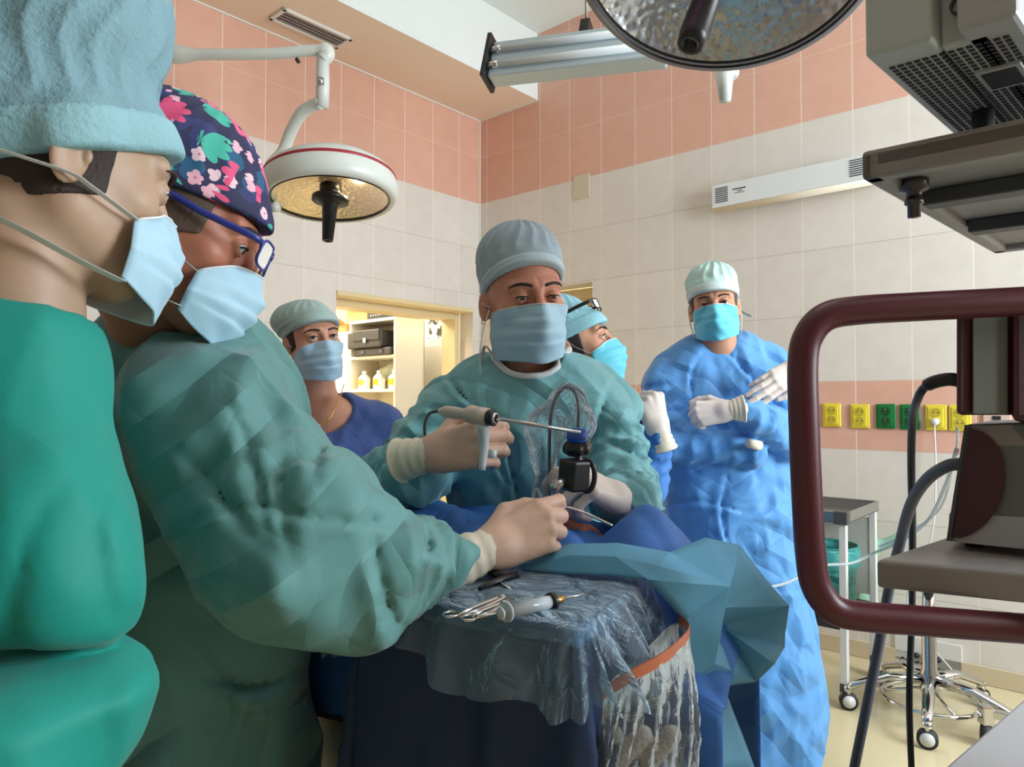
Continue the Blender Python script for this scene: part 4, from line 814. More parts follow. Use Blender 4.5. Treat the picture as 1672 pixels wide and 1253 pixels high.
# ---------------------------------------------------------------- patient, tables, drapes
M_drapeB = mat('drape_blue', L(56, 112, 188), 0.62, crease=(9, 0.5), bump=(400, 0.12, 0.001)); M_drapeL = mat('drape_light_blue', L(92, 158, 190), 0.6, crease=(4, 0.2), bump=(400, 0.12, 0.001))
M_drapeT = mat('drape_tray_blue', L(62, 104, 138), 0.5, crease=(7, 0.3)); M_drapeN = mat('drape_navy_shaded', L(14, 42, 80), 0.65, crease=(7, 0.4))  # navy base darkened: shade below the tray is put into its colour
M_steel = mat('steel', L(190, 190, 188), 0.25, 1.0, bump=(90, 0.05)); M_chrome = mat('chrome', L(205, 205, 205), 0.08, 1.0)
M_wframe = mat('white_enamel', L(215, 215, 212), 0.35); M_rub = mat('rubber', L(35, 35, 37), 0.6)
A0 = V3((0.105, 1.2, 0)); SD = V3((0.902, -0.431, 0)); TD = V3((0.431, 0.902, 0))     # patient axis: SD towards the crown
def AP(s, t, z): return A0 + SD * s + TD * t + V3((0, 0, z))
t = thing('operating_table', 'operating table on a steel column, hidden under blue drapes', 'operating table', AP(-0.6, 0, 0))
BM = Matrix((( -SD.x, TD.x, 0, A0.x), (-SD.y, TD.y, 0, A0.y), (0, 0, 1, 0), (0, 0, 0, 1)))
G().box((-0.12, -0.17, 0.68), (1.35, 0.17, 0.735), BM).mk('mattress', M_rub, t, bevel=0.015); G().box((0.35, -0.09, 0.06), (0.6, 0.09, 0.68), BM).mk('column', M_steel, t, bevel=0.01); G().box((0.15, -0.17, 0.0), (0.9, 0.17, 0.06), BM).mk('base', M_steel, t, bevel=0.01)
tP = thing('person', 'patient lying under the blue drapes with only the nose showing', 'person', AP(-0.3, 0, 0.735))
hc = AP(0, 0, 0.915); HP = Matrix(((-TD.x, 0, SD.x, hc.x), (-TD.y, 0, SD.y, hc.y), (0, 1, 0, hc.z), (0, 0, 0, 1)))
lo = [-1.25, 1.02, 0.72]; fl = Field(axis(-1.3, 0.35, 0.01, (hc.x - 0.13, hc.x + 0.13, 0.003)), axis(1.0, 1.95, 0.01, (hc.y - 0.12, hc.y + 0.12, 0.003)), axis(0.73, 1.05, 0.01, (0.8, 1.03, 0.003)))
fl.add(lambda q: head_sdf(local(q, HP)[0]), [hc[i] - 0.14 for i in range(3)], [hc[i] + 0.14 for i in range(3)], 0.01)
fl.cap(AP(-0.08, 0, 0.86), AP(-0.2, 0, 0.84), 0.05, 0.06, k=0.03); fl.cap(AP(-0.26, -0.10, 0.835), AP(-0.26, 0.10, 0.835), 0.06, k=0.04); fl.cap(AP(-0.3, -0.05, 0.84), AP(-0.62, -0.04, 0.83), 0.10, 0.09, k=0.05); fl.cap(AP(-0.3, 0.05, 0.84), AP(-0.62, 0.04, 0.83), 0.10, 0.09, k=0.05)
for s_ in (-1, 1): fl.cap(AP(-0.65, s_ * 0.07, 0.82), AP(-1.0, s_ * 0.08, 0.81), 0.075, 0.055, k=0.03); fl.cap(AP(-1.0, s_ * 0.08, 0.81), AP(-1.3, s_ * 0.08, 0.80), 0.055, 0.04, k=0.03)
sdf_mesh('body', fl, skin('skin_patient', (205, 130, 110)), tP)
# blue sheet over the patient
def sheet_h(s, tt):
    e = lambda x, w: math.exp(-(x / w) ** 2)
    body_ = 0.97 * 1.0 if s < 0 else 0.94
    z = 0.80 + (0.218 - 0.05 * min(1, max(0, -s - 0.35) / 0.4)) * math.exp(-(tt / 0.23) ** 4) * (1 / (1 + math.exp((s - 0.12) * 30)))
    z = max(z, 0.80 + 0.25 * e(s - 0.12, 0.135) * e(tt - 0.0, 0.19))
    return z
g = G(); rows = []; R_s = np.linspace(-1.35, 0.27, 170); R_t = np.linspace(-0.25, 0.30, 64)
for s in R_s:
    row = []
    for tt in R_t:
        ot = max(0, abs(tt) - 0.19); z = sheet_h(s, tt); tt2 = math.copysign(min(abs(tt), 0.19 + 0.08 * ot), tt)
        z -= 2.4 * ot; p = AP(s, tt2, 0); c = float(crumple((np.float64(p.x), np.float64(p.y), np.float64(0.3 * tt)), 34, 5, 4, (1, 1, 1))) ; z += 0.045 * c; p2 = p - TD * (0.03 * c * (ot > 0)); p2.z = z; row.append(p2)
    rows.append(row)
sh = g.grid(rows).mk('surgical_drape', M_drapeB, None, True, solid=0.003); tag(sh, 'blue paper drape humped over the patient beside the scope', 'drape')
# light blue sheet rolled along the back of the tray and fanning out to the right
vt = dict(T0=(850, 915, 1.06), T1=(930, 889, 1.05), T2=(1010, 888, 1.03), T3=(1092, 903, 1.01), m0=(848, 924, 1.03), m1=(930, 908, 1.005), m2=(1005, 910, 0.985), m3=(1075, 925, 0.965),
          B0=(855, 932, 1.02), B1=(930, 938, 0.995), B2=(1000, 941, 0.975), K=(1058, 947, 0.95), b=(1150, 879, 1.05), c=(1206, 891, 1.07), d=(1190, 958, 0.99), e=(1250, 948, 1.10), f=(1287, 990, 1.10),
          g=(1183, 992, 1.03), h=(1281, 1058, 1.07), i=(1232, 1113, 1.04), j=(1163, 1083, 0.97), k=(1176, 1022, 1.06), l=(1112, 1012, 0.98), n=(1125, 1110, 0.96), o=(1165, 1262, 0.93), q=(1232, 1262, 0.99), r=(1178, 1120, 1.0), s=(1105, 1262, 0.94), h2=(1262, 1085, 1.02))
ks = list(vt); g = G(); fs = ['T0 m0 m1 T1', 'T1 m1 m2 T2', 'T2 m2 m3 T3', 'm0 B0 B1 m1', 'm1 B1 B2 m2', 'm2 B2 K m3', 'T3 m3 K d', 'T3 d c b', 'K l d', 'd l j', 'd g f e c', 'd j g', 'g k h f', 'g j k', 'k j i h2 h', 'l n j', 'n o r j', 's o n', 'o q r', 'r i j']
g.add([P(*vt[k]) for k in ks], [tuple(ks.index(x) for x in f.split()) for f in fs])
o = g.mk('surgical_drape', M_drapeL, None, False, solid=0.0022); tag(o, 'stiff light blue paper sheet fanning out to the right of the tray', 'drape')
bm = bmesh.new(); bm.from_mesh(o.data); bmesh.ops.triangulate(bm, faces=bm.faces[:]); bmesh.ops.subdivide_edges(bm, edges=bm.edges[:], cuts=5, use_grid_fill=True)
for v in bm.verts:
    c = float(crumple(tuple(np.float64(x) for x in v.co), 16, 9, 4, (1, 1, 1))); v.co += V3((0.2, -1, 0.3)) * 0.012 * c
bm.to_mesh(o.data); bm.free(); o.data.polygons.foreach_set('use_smooth', [True] * len(o.data.polygons))
try: o.data.set_sharp_from_angle(angle=math.radians(12))
except Exception: pass
# instrument tray on its stand
TO = V3((0.068 + 0.002, 0.767 + 0.045, 0)); E1 = V3((-0.9, 0.436, 0)); E2 = V3((0.436, 0.9, 0)); TZ = 0.962
TM = Matrix(((-E1.x, E2.x, 0, TO.x), (-E1.y, E2.y, 0, TO.y), (0, 0, 1, TZ), (0, 0, 0, 1)))    # x: towards the right, origin at the near right corner
t = thing('instrument_stand', 'steel instrument stand draped in blue in front of the patient', 'instrument stand', TM @ V3((-0.15, 0.12, -TZ)))
g = G(); g.box((-0.30, 0.0, -0.02), (0, 0.25, 0), TM); g.mk('tray', M_steel, t, bevel=0.006)
g = G(); g.tube([TM @ V3((-0.25, 0.12, -0.02)), TM @ V3((-0.25, 0.12, -0.90))], 0.014, 16); g.mk('pole', M_steel, t); g = G(); g.box((-0.29, -0.02, -0.93), (-0.02, 0.02, -0.90), TM); g.box((-0.27, -0.02, -0.93), (-0.23, 0.26, -0.90), TM); g.mk('base', M_steel, t, bevel=0.004)
for a, b in ((-0.28, 0), (-0.03, 0), (-0.25, 0.24)):
    p = TM @ V3((a, b, -0.945)); g = G(); g.tube([p - E1 * 0.008, p + E1 * 0.008], 0.017, 16); g.mk('caster', M_rub, t)
def cover(name, m, z0, mg, drop, seed, fold, nx=90, ny=80, hole=None, rng=((-0.62, 0.28), (-0.34, 0.44)), wr=0.004, solid=0.0015, out=0.06, ff=14, wave=0.0):
    rows = []; R = np.random.RandomState(seed); ph = R.rand(8) * 6
    for y in np.linspace(rng[1][0], rng[1][1], ny):
        row = []
        for x in np.linspace(rng[0][0], rng[0][1], nx):
            cx = min(max(x, -0.30 - mg), mg); cy = min(max(y, -mg), 0.25 + mg); dx, dy = x - cx, y - cy; o_ = math.hypot(dx, dy)
            u = (x * 1.0 + y * 0.7); c = float(crumple((np.float64(x), np.float64(y), np.float64(0.1 * seed)), 30, seed, 4, (1, 1, 1)))
            if o_ > 0:
                nx_, ny_ = dx / o_, dy / o_; al = cx * 1.0 - cy + math.atan2(dy, dx) * 0.09
                w_ = fold * min(1, o_ / 0.12) * (abs(((al * ff + ph[0] + 0.6 * math.sin(al * 23 + ph[1])) % 2) - 1) - 0.5) * 2; f_ = out * (1 - math.exp(-o_ / 0.12)) + w_ + 0.02 * c
                px_, py_ = cx + nx_ * max(0.002, f_ + 0.012), cy + ny_ * max(0.002, f_ + 0.012); pz = -drop * max(0, o_ - 0.008) * (1 + wave * math.sin(al * 17 + ph[2]) + wave * 0.6 * math.sin(al * 41 + ph[3])) - 0.002
            else: px_, py_, pz = x, y, wr * c * 2
            row.append(TM @ V3((px_, py_, z0 + pz)))
        rows.append(row)
    return G().grid(rows).mk(name, m, None, True, solid=solid)
o = cover('surgical_drape', M_drapeT, 0.006, -0.002, 1.2, 3, 0.012, wr=0.0018, rng=((-0.34, 0.02), (-0.02, 0.27)), out=0.012); tag(o, 'grey blue cloth covering the instrument tray top under the syringe', 'drape')
o = cover('surgical_drape', M_drapeN, -0.004, -0.008, 2.0, 8, 0.016, rng=((-0.70, 0.34), (-0.40, 0.40)), out=0.03); tag(o, 'navy cloth darkened with painted shade, hanging low under the instrument tray', 'drape')
for k in [i for i in range(0)]: pass
M_plas = clear_plastic('clear_drape', tint=(0.86, 0.93, 0.96, 1), op=0.13, scale=16, rough=0.18, strength=1.3, milk=(0.5, 0.66, 0.78, 1))
o = cover('plastic_drape', M_plas, 0.013, 0.002, 0.95, 6, 0.022, rng=((-0.36, 0.13), (-0.085, 0.23)), wr=0.004, solid=0, out=0.07, ff=34, wave=0.3); tag(o, 'clear plastic sheet draped over the front corner of the tray', 'plastic sheet')
# pouch with an orange strip hanging from the corner
t = thing('drainage_pouch', 'clear plastic drainage pouch with an orange stiff rim hanging below the tray', 'pouch', P(1040, 1200, 0.9))
rim = catmull([P(985, 1140, 0.80), P(1030, 1112, 0.80), P(1082, 1083, 0.82), P(1118, 1052, 0.86), P(1126, 1034, 0.91), P(1108, 1016, 0.97)], 8)
back = catmull([P(985, 1140, 0.80), P(1000, 1110, 0.83), P(1040, 1075, 0.87), P(1070, 1045, 0.90), P(1090, 1025, 0.94), P(1108, 1016, 0.97)], 8)
def wall(edge, m_, name, seed):
    rows = []; cen = P(1045, 1240, 0.86)
    for k in range(24):
        v = k / 23; row = []
        for i_, p in enumerate(edge):
            q = p.lerp(V3((cen.x + (p.x - cen.x) * (1.0 + 0.1 * math.sin(v * 3)), cen.y + (p.y - cen.y) * 0.8, p.z)), min(1, v * 2)); q.z = p.z * (1 - v) + v * 0.70
            q += V3((0.4, -1, 0)) * 0.010 * math.sin(math.pi * min(1, v * 1.2)) * (abs((i_ * 0.35 + v * 3 + seed) % 2 - 1) - 0.5) * 2
            row.append(q)
        rows.append(row)
    return G().grid(rows).mk(name, m_, t, True)
M_pou = clear_plastic('pouch_film', tint=(0.9, 0.93, 0.94, 1), op=0.12, scale=22, rough=0.2, strength=0.45, milk=(0.4, 0.44, 0.46, 1))
wall(rim, M_pou, 'front_film', 0.3); wall(back, M_pou, 'back_film', 1.1)
g = G(); n_ = len(rim); V = []
for i_, p in enumerate(rim):
    h_ = 0.011; V += [p + V3((0, 0, h_)), p - V3((0, 0, h_ * 0.2)), p + V3((0, 0.003, h_)), p + V3((0, 0.003, -h_ * 0.2))]
F_ = [];
for i_ in range(n_ - 1):
    a = 4 * i_; b = a + 4; F_ += [(a, b, b + 1, a + 1), (a + 2, a + 3, b + 3, b + 2), (a, a + 2, b + 2, b), (a + 1, b + 1, b + 3, a + 3)]
g.add(V, F_).mk('rim_strip', mat('orange_strip', L(176, 98, 66), 0.4, var=(60, 0.2)), t)
fl = Field(*[axis(a, b, 0.004) for a, b in ((P(975, 1200, .86).x, P(1130, 1200, .86).x), (0.82, 0.91), (0.72, 0.86))])
for i_ in range(9): a = P(1000 + 12 * i_, 1200 + 14 * ((i_ * 7) % 4), 0.865); fl.ell(a, (0.013, 0.01, 0.012), 0.006)
sdf_mesh('gauze', fl, mat('gauze_soaked', L(176, 168, 160), 0.8, bump=(200, 0.8, 0.003)), t)
# instruments on the tray
TT = TZ + 0.0135
def on(px, py, dz=0.0): return PZ(px, py, TT + dz)
def forceps(p0, p1, m, name, lab, wd=0.006, ring=True, cat='forceps'):
    t = thing(name, lab, cat, (p0 + p1) / 2); d = (p1 - p0); L_ = d.length; d.normalize(); n = V3((-d.y, d.x, 0))
    for s in (-1, 1):
        g = G(); g.tube([p0 + n * s * 0.001, p0 + d * L_ * 0.35 + n * s * 0.003, p0 + d * L_ * 0.75 + n * s * 0.006, p1 + n * s * 0.003], [0.0015, 0.0028, 0.003, 0.0022], 8)
        if ring:
            c = p1 + n * s * 0.013; g.tube([c + d * 0.011 * math.cos(a) + n * 0.009 * math.sin(a) for a in np.linspace(0, 2 * math.pi, 17)], 0.0018, 6, False)
        g.mk('arm', m, t, True)
    g = G(); c = p0 + d * L_ * 0.35; g.tube([c - V3((0, 0, 0.004)), c + V3((0, 0, 0.004))], 0.004, 12); g.mk('pivot', m, t, True)
    return t
forceps(on(851, 962), on(752, 1006), M_steel, 'surgical_scissors', 'long steel scissors lying furthest left on the blue tray cloth', cat='scissors')
forceps(on(846, 975), on(775, 1008), M_steel, 'tissue_forceps', 'steel forceps lying between the scissors and the syringe', ring=False)
g = G(); t = thing('scalpel_handle', 'short steel scalpel handle with its end under the syringe', 'scalpel', on(800, 1003)); g.tube([on(778, 1008), on(800, 1003), on(818, 1000)], [0.003, 0.0045, 0.003], 10, flat=0.5); g.mk('handle', M_steel, t, True)
t = thing('syringe', 'clear plastic syringe with a long needle on the tray cloth', 'syringe', on(880, 985)); a, b = on(828, 1000, 0.009), on(903, 982, 0.009); d = (b - a).normalized(); fr = frame(a, d); M_cp = clear_plastic('syringe_plastic', op=0.3, scale=8, strength=0.1); L_ = (b - a).length
g = G(); g.lathe([(0.0001, 0.0), (0.0075, 0.0), (0.0075, L_ * 0.97), (0.003, L_)], fr, 20); g.mk('barrel', M_cp, t, True)
g = G(); g.lathe([(0.011, -0.002), (0.011, 0.001)], fr, 20); g.mk('finger_flange', M_cp, t, True); g = G(); g.lathe([(0.0001, -0.01), (0.007, -0.01), (0.007, -0.008), (0.003, -0.007), (0.003, L_ * 0.5), (0.0065, L_ * 0.5), (0.0065, L_ * 0.9), (0.0001, L_ * 0.92)], fr, 16); g.mk('plunger', mat('syringe_white', L(190, 190, 190), 0.4), t, True)
g = G(); g.lathe([(0.009, L_ * 0.92), (0.0105, L_ * 0.93), (0.0105, L_), (0.009, L_ + 0.002)], fr, 20); g.mk('ring', M_black, t, True)
g = G(); g.lathe([(0.003, L_), (0.0045, L_ + 0.004), (0.0045, L_ + 0.014), (0.0016, L_ + 0.018)], fr, 12); g.mk('needle_hub', M_gold, t, True)
g = G(); c = on(975, 966, 0.004); g.tube([b + d * 0.015, c], [0.0016, 0.0008], 8); g.mk('needle', M_steel, t, True)
t = thing('clamp', 'black clamp with a metal tip lying at the back left of the tray', 'clamp', on(820, 945)); g = G(); g.tube([on(783, 962, 0.004), on(822, 945, 0.006), on(842, 940, 0.006)], [0.003, 0.005, 0.007], 8); g.mk('handle', M_black, t, True)
g = G(); g.tube([on(800, 934, 0.006), on(818, 940, 0.008), on(838, 936, 0.01)], [0.005, 0.007, 0.004], 8); g.mk('lever', M_black, t, True); g = G(); g.tube([on(808, 946, 0.004), on(832, 962, 0.003)], 0.002, 8); g.mk('tip', M_steel, t, True)

# ---------------------------------------------------------------- instruments in the hands
M_tool = mat('tool_beige', L(190, 176, 162), 0.35); M_clearw = mat('lever_white', L(205, 215, 220), 0.25)
t = thing('surgical_handpiece', 'beige pistol handpiece with a long thin rod held in the beige gloved hand', 'handpiece', P(770, 690, 1.12))
a, b = P(716, 671, 1.14), P(806, 683, 1.09); d = (b - a).normalized(); fr = frame(a, d); L_ = (b - a).length
g = G(); g.lathe([(0.0001, 0), (0.004, 0.001), (0.009, 0.012), (0.010, 0.03), (0.0085, L_ * 0.5), (0.0125, L_ * 0.56), (0.0145, L_ * 0.75), (0.0115, L_ * 0.93), (0.0001, L_ * 0.95)], fr, 24); g.mk('housing', M_tool, t, True)
g = G(); g.lathe([(0.0105, L_ * 0.9), (0.0125, L_ * 0.91), (0.0125, L_ * 1.02), (0.009, L_ * 1.03), (0.009, L_ * 0.9)], fr, 24, False); g.mk('collar', M_black, t, True)
g = G(); g.lathe([(0.0085, L_ * 1.0), (0.0098, L_ * 1.02), (0.0085, L_ * 1.05), (0.006, L_ * 1.05), (0.006, L_ * 1.0)], fr, 24, False); g.mk('nose_ring', M_chrome, t, True)
g = G(); g.tube([b, P(948, 706, 1.12)], [0.0032, 0.0026], 12); g.mk('rod', M_steel, t, True)
g = G(); g.tube(catmull([P(788, 690, 1.10), P(790, 725, 1.12), P(787, 768, 1.12)], 5), [0.012, 0.0105, 0.0095, 0.009, 0.0085, 0.008, 0.0075, 0.007, 0.0065, 0.006, 0.0055], 12); g.mk('grip', M_clearw, t, True)
g = G(); g.tube(catmull([P(775, 735, 1.15), P(768, 752, 1.14), P(758, 762, 1.14)], 4), 0.009, 12, flat=0.7); g.tube([P(805, 735, 1.1), P(804, 748, 1.1)], 0.0065, 10); g.mk('trigger', M_clearw, t, True)
g = G(); g.tube(catmull([P(716, 671, 1.14), P(700, 677, 1.16), P(693, 700, 1.2), P(700, 740, 1.25), P(716, 770, 1.26), P(718, 795, 1.25), P(700, 812, 1.24), P(665, 812, 1.25), P(640, 812, 1.3)], 8), 0.0026, 8); g.mk('cable', mat('cable_grey', L(70, 70, 76), 0.5), t, True)
g = G(); g.tube(catmull([P(672, 812, 1.28), P(690, 822, 1.27), P(701, 840, 1.26), P(703, 872, 1.25)], 6), 0.003, 8); tag(g.mk('cable', M_black, None, True), 'thin black cable looping down behind the sleeve to the drape', 'cable')
t = thing('endoscope', 'black endoscope with a blue collar held upright in the white gloved hand', 'endoscope', P(944, 770, 1.16))
fr = frame(P(945, 838, 1.2), P(942, 700, 1.17) - P(945, 838, 1.2)); S = 1 / 1165 * 1.17
def seg(z0, z1): return [838 - z0, 838 - z1]
def zz(py): return (838 - py) * S
g = G(); g.lathe([(0.002, 0), (0.002, zz(760))], fr, 12); g.mk('scope_tube', M_steel, t, True)
g = G(); g.lathe([(0.008, zz(762)), (0.008, zz(752)), (0.0095, zz(750)), (0.0065, zz(748)), (0.0065, zz(735))], fr, 20); g.mk('neck', M_chrome, t, True)
g = G(); n_ = 48; pr = [(0.010, zz(739)), (0.020, zz(735)), (0.0235, zz(731)), (0.0235, zz(722)), (0.019, zz(715)), (0.012, zz(711))]; V = []; 
for r_, z_ in pr: V += [fr @ V3(((r_ + 0.0012 * (r_ > 0.018) * math.cos(8 * a)) * math.cos(a), (r_ + 0.0012 * (r_ > 0.018) * math.cos(8 * a)) * math.sin(a), z_)) for a in np.linspace(0, 2 * math.pi, n_, endpoint=False)]
g.add(V, [(i * n_ + k, i * n_ + (k + 1) % n_, (i + 1) * n_ + (k + 1) % n_, (i + 1) * n_ + k) for i in range(5) for k in range(n_)] + [tuple(range(n_))[::-1], tuple(5 * n_ + k for k in range(n_))]); g.mk('focus_ring', M_black, t, True)
g = G(); g.lathe([(0.0155, zz(714)), (0.017, zz(710)), (0.017, zz(699)), (0.014, zz(695)), (0.0001, zz(694))], fr, 24); g.mk('collar', mat('collar_blue', L(22, 84, 190), 0.35), t, True)
g = G(); bf = frame(P(937, 776, 1.125), P(945, 700, 1.12) - P(935, 838, 1.13)); g.box((-0.017, -0.02, -0.024), (0.017, 0.02, 0.024), bf @ Matrix.Rotation(0.6, 4, 'Z')); g.mk('camera_body', M_black, t, bevel=0.004)
g = G(); g.tube([P(958 + 13 * math.cos(a), 777 + 26 * math.sin(a), 1.125) for a in np.linspace(-1.9, 1.9, 14)], 0.0042, 8); g.mk('finger_loop', M_black, t, True)
g = G(); g.tube([P(926, 784, 1.12), P(902, 800, 1.11)], [0.0075, 0.009], 14); g.mk('light_port', M_steel, t, True)
g = G(); g.tube(catmull([P(898, 830, 1.22), P(897, 770, 1.2), P(898, 700, 1.19), P(905, 655, 1.18), P(922, 633, 1.17), P(938, 640, 1.17), P(945, 665, 1.17), P(944, 698, 1.17)], 8), 0.003, 10); g.mk('camera_cable', mat('camera_cable', L(84, 88, 94), 0.4), t, True)
fl = Field(*[axis(a, b, 0.0035) for a, b in ((P(845, 0, 1.18).x, P(985, 0, 1.18).x), (1.10, 1.29), (P(0, 850, 1.2).z, P(0, 618, 1.18).z))])
fl.cap(P(930, 652, 1.18), P(946, 695, 1.17), 0.022, 0.026, k=0.02); fl.cap(P(925, 655, 1.18), P(890, 700, 1.2), 0.018, 0.030, k=0.03); fl.cap(P(890, 700, 1.2), P(888, 800, 1.22), 0.028, 0.020, k=0.03); fl.cap(P(888, 800, 1.22), P(878, 835, 1.22), 0.018, 0.012)
q = (fl.ax[0][:, None, None], fl.ax[1][None, :, None], fl.ax[2][None, None, :]); fl.F = fl.F + crumple(q, 70, 5) * 0.012 + crumple(q, 160, 6) * 0.004
o = sdf_mesh('sleeve', fl, clear_plastic('sleeve_film', tint=(0.96, 0.98, 0.99, 1), op=0.02, scale=40, rough=0.08, strength=0.6), t)
t = thing('suction_tube', 'curved thin steel suction tube in the fist of the nearest reaching surgeon', 'suction tube', P(930, 850, 1.08)); g = G(); g.tube(catmull([P(880, 858, 1.05), P(905, 836, 1.07), P(925, 829, 1.09), P(955, 838, 1.08), P(1000, 859, 1.07)], 8), 0.0021, 10); g.mk('tube', M_chrome, t, True)
t = thing('clear_tubing', 'short clear tubing standing up behind the beige gloved fist', 'tubing', P(876, 820, 1.15)); g = G(); g.tube(catmull([P(868, 850, 1.17), P(869, 815, 1.17), P(876, 800, 1.17), P(883, 815, 1.17), P(881, 850, 1.17)], 6), 0.0028, 10); g.mk('tube', M_cp, t, True)
# ---------------------------------------------------------------- room fixtures
def RW(px, py, off=0.0): return PN(px, py, RP(0, off), -VX)            # point on the right wall (off metres in front of it)
def uz(p): q = ROOM.inverted() @ p; return q.x, q.z
def RB(name, m, boxes, parent, **k):
    g = G()
    for lo, hi in boxes: g.box(lo, hi, ROOM)
    return g.mk(name, m, parent, **k)
# uv / fluorescent wall lamp
u0, zb = uz(RW(1174, 352)); u1, _ = uz(RW(1430, 300)); zt = uz(RW(1174, 310))[1]
t = thing('wall_lamp', 'long white ventilated germicidal lamp fixed high on the tiled wall', 'wall lamp', RP(u0, 0, zb)); W_ = mat('lamp_housing', L(222, 226, 226), 0.35)
RB('housing', W_, [((u0, -0.09, zb + 0.02), (u1, -0.003, zt))], t, bevel=0.006); g = G(); g.tube([ROOM @ V3((u0 + 0.005, -0.06, zb + 0.022)), ROOM @ V3((u1 + 0.015, -0.06, zb + 0.022))], 0.026, 20); g.mk('tube_cover', mat('lamp_diffuser', L(228, 216, 196), 0.3), t, True)
dk = mat('slot_black', L(28, 28, 30), 0.7)
for a in (u0 + 0.022, u1 - 0.092): RB('vent_grille', dk, [((a, -0.0925, zb + 0.045 + 0.0105 * i), (a + 0.07, -0.09, zb + 0.049 + 0.0105 * i)) for i in range(8)], t)
RB('printed_label', dk, [((u0 + 0.12 + 0.009 * i, -0.0908, zb + 0.096), (u0 + 0.127 + 0.009 * i, -0.09, zb + 0.103)) for i in range(8)] + [((u0 + 0.145, -0.0908, zb + 0.086), (u0 + 0.172, -0.09, zb + 0.090)), ((u0 + 0.13, -0.0908, zb + 0.077), (u0 + 0.185, -0.09, zb + 0.080))], t)
RB('end_cap', M_wframe, [((u1, -0.08, zb + 0.0), (u1 + 0.03, -0.02, zb + 0.05))], t, bevel=0.008)
a, b = uz(RW(937, 328)); c = uz(RW(963, 328))[0]; t = thing('cover_plate', 'small beige blanking plate on the tiles under the salmon band', 'cover plate', RP(a, 0, b)); RB('plate', mat('plate_beige', L(205, 196, 172), 0.5), [((a, -0.006, b), (c, 0, b + 0.155))], t, bevel=0.002)
RB('screw', M_steel, [((a + 0.008, -0.008, b + 0.008), (a + 0.013, -0.006, b + 0.013)), ((c - 0.013, -0.008, b + 0.008), (c - 0.008, -0.006, b + 0.013))], t)
# sockets
M_yel = mat('socket_yellow', L(226, 206, 60), 0.35); M_grn = mat('socket_green', L(20, 112, 50), 0.35); M_yd = mat('socket_yellow_recess', L(196, 176, 52), 0.5); M_gd = mat('socket_green_recess', L(14, 74, 36), 0.5)
labs = ['yellow double socket nearest to the left bar of the dark red handle', 'yellow double socket second from the left, beside the first green one', 'green double socket left of the black cable', 'green double socket crossed by the thick black cable', 'yellow double socket with the white plug in its lower outlet', 'yellow double socket half hidden by the dark red upright panel']
for i, (px, py, col) in enumerate(((1359, 678, 0), (1405, 680, 0), (1447, 680, 1), (1486, 681, 1), (1529, 682, 0), (1568, 683, 0))):
    u, z = uz(RW(px, py)); t = thing('wall_socket', labs[i], 'socket', RP(u, 0, z), 'double sockets in a row on the salmon tiles'); m, md = ((M_yel, M_yd), (M_grn, M_gd))[col]
    RB('frame', m, [((u - 0.0425, -0.012, z - 0.058), (u + 0.0425, 0, z + 0.058))], t, bevel=0.006, seg=3)
    RB('insert', m, [((u - 0.031, -0.016, z - 0.047), (u + 0.031, -0.01, z + 0.047))], t, bevel=0.003)
    for s in (-1, 1):
        c = ROOM @ V3((u, -0.0165, z + s * 0.0225)); f = frame(c, VX, (0, 0, 1)); g = G(); g.lathe([(0.0205, -0.001), (0.0205, 0.0012), (0.0185, 0.0012), (0.018, -0.001)], f, 24, False); g.lathe([(0.018, 0.0), (0.0001, 0.0002)], f, 24, False); o = g.mk('outlet', md, t, True)
        g = G(); [g.lathe([(0.0028, 0.0), (0.0028, 0.0012), (0.0001, 0.0013)], f @ Matrix.Translation((x, y, 0)), 10) for x, y in ((0, -0.0095), (0, 0.0095))]; g.mk('contact_hole', dk, o, True)
        g = G(); g.lathe([(0.0022, 0), (0.0022, 0.006), (0.0001, 0.007)], f @ Matrix.Translation((0.010, 0, 0)), 10); g.mk('earth_pin', M_chrome, o, True)
up, zp = uz(RW(1529, 689)); t = thing('power_plug', 'white plug with its cord hanging down from the yellow socket', 'plug', RP(up, 0.03, zp)); f = frame(ROOM @ V3((up, -0.016, zp)), VX, (0, 0, 1)); g = G(); g.lathe([(0.0175, 0), (0.0175, 0.018), (0.012, 0.03), (0.0001, 0.031)], f, 24); M_wp = mat('plug_white', L(205, 205, 205), 0.4); g.mk('body', M_wp, t, True)
g = G(); p = ROOM @ V3((up, -0.04, zp)); g.tube(catmull([p, p + V3((0, 0, -0.04)), p + V3((-0.01, -0.02, -0.25)), p + V3((-0.05, -0.05, -0.5)), RP(up - 0.1, 0.12, 0.30), RP(up + 0.1, 0.1, 0.02)], 8), 0.0035, 8); g.mk('cord', M_wp, t, True)
u, z = uz(RW(1628, 684)); t = thing('wall_socket', 'pale pink socket between the upright panel and the grey console', 'socket', RP(u, 0, z)); RB('frame', mat('socket_pink', L(214, 184, 172), 0.4), [((u - 0.05, -0.012, z - 0.03), (u + 0.05, 0, z + 0.02))], t, bevel=0.004); RB('outlet', dk, [((u - 0.015, -0.015, z - 0.005), (u + 0.015, -0.012, z + 0.012))], t)
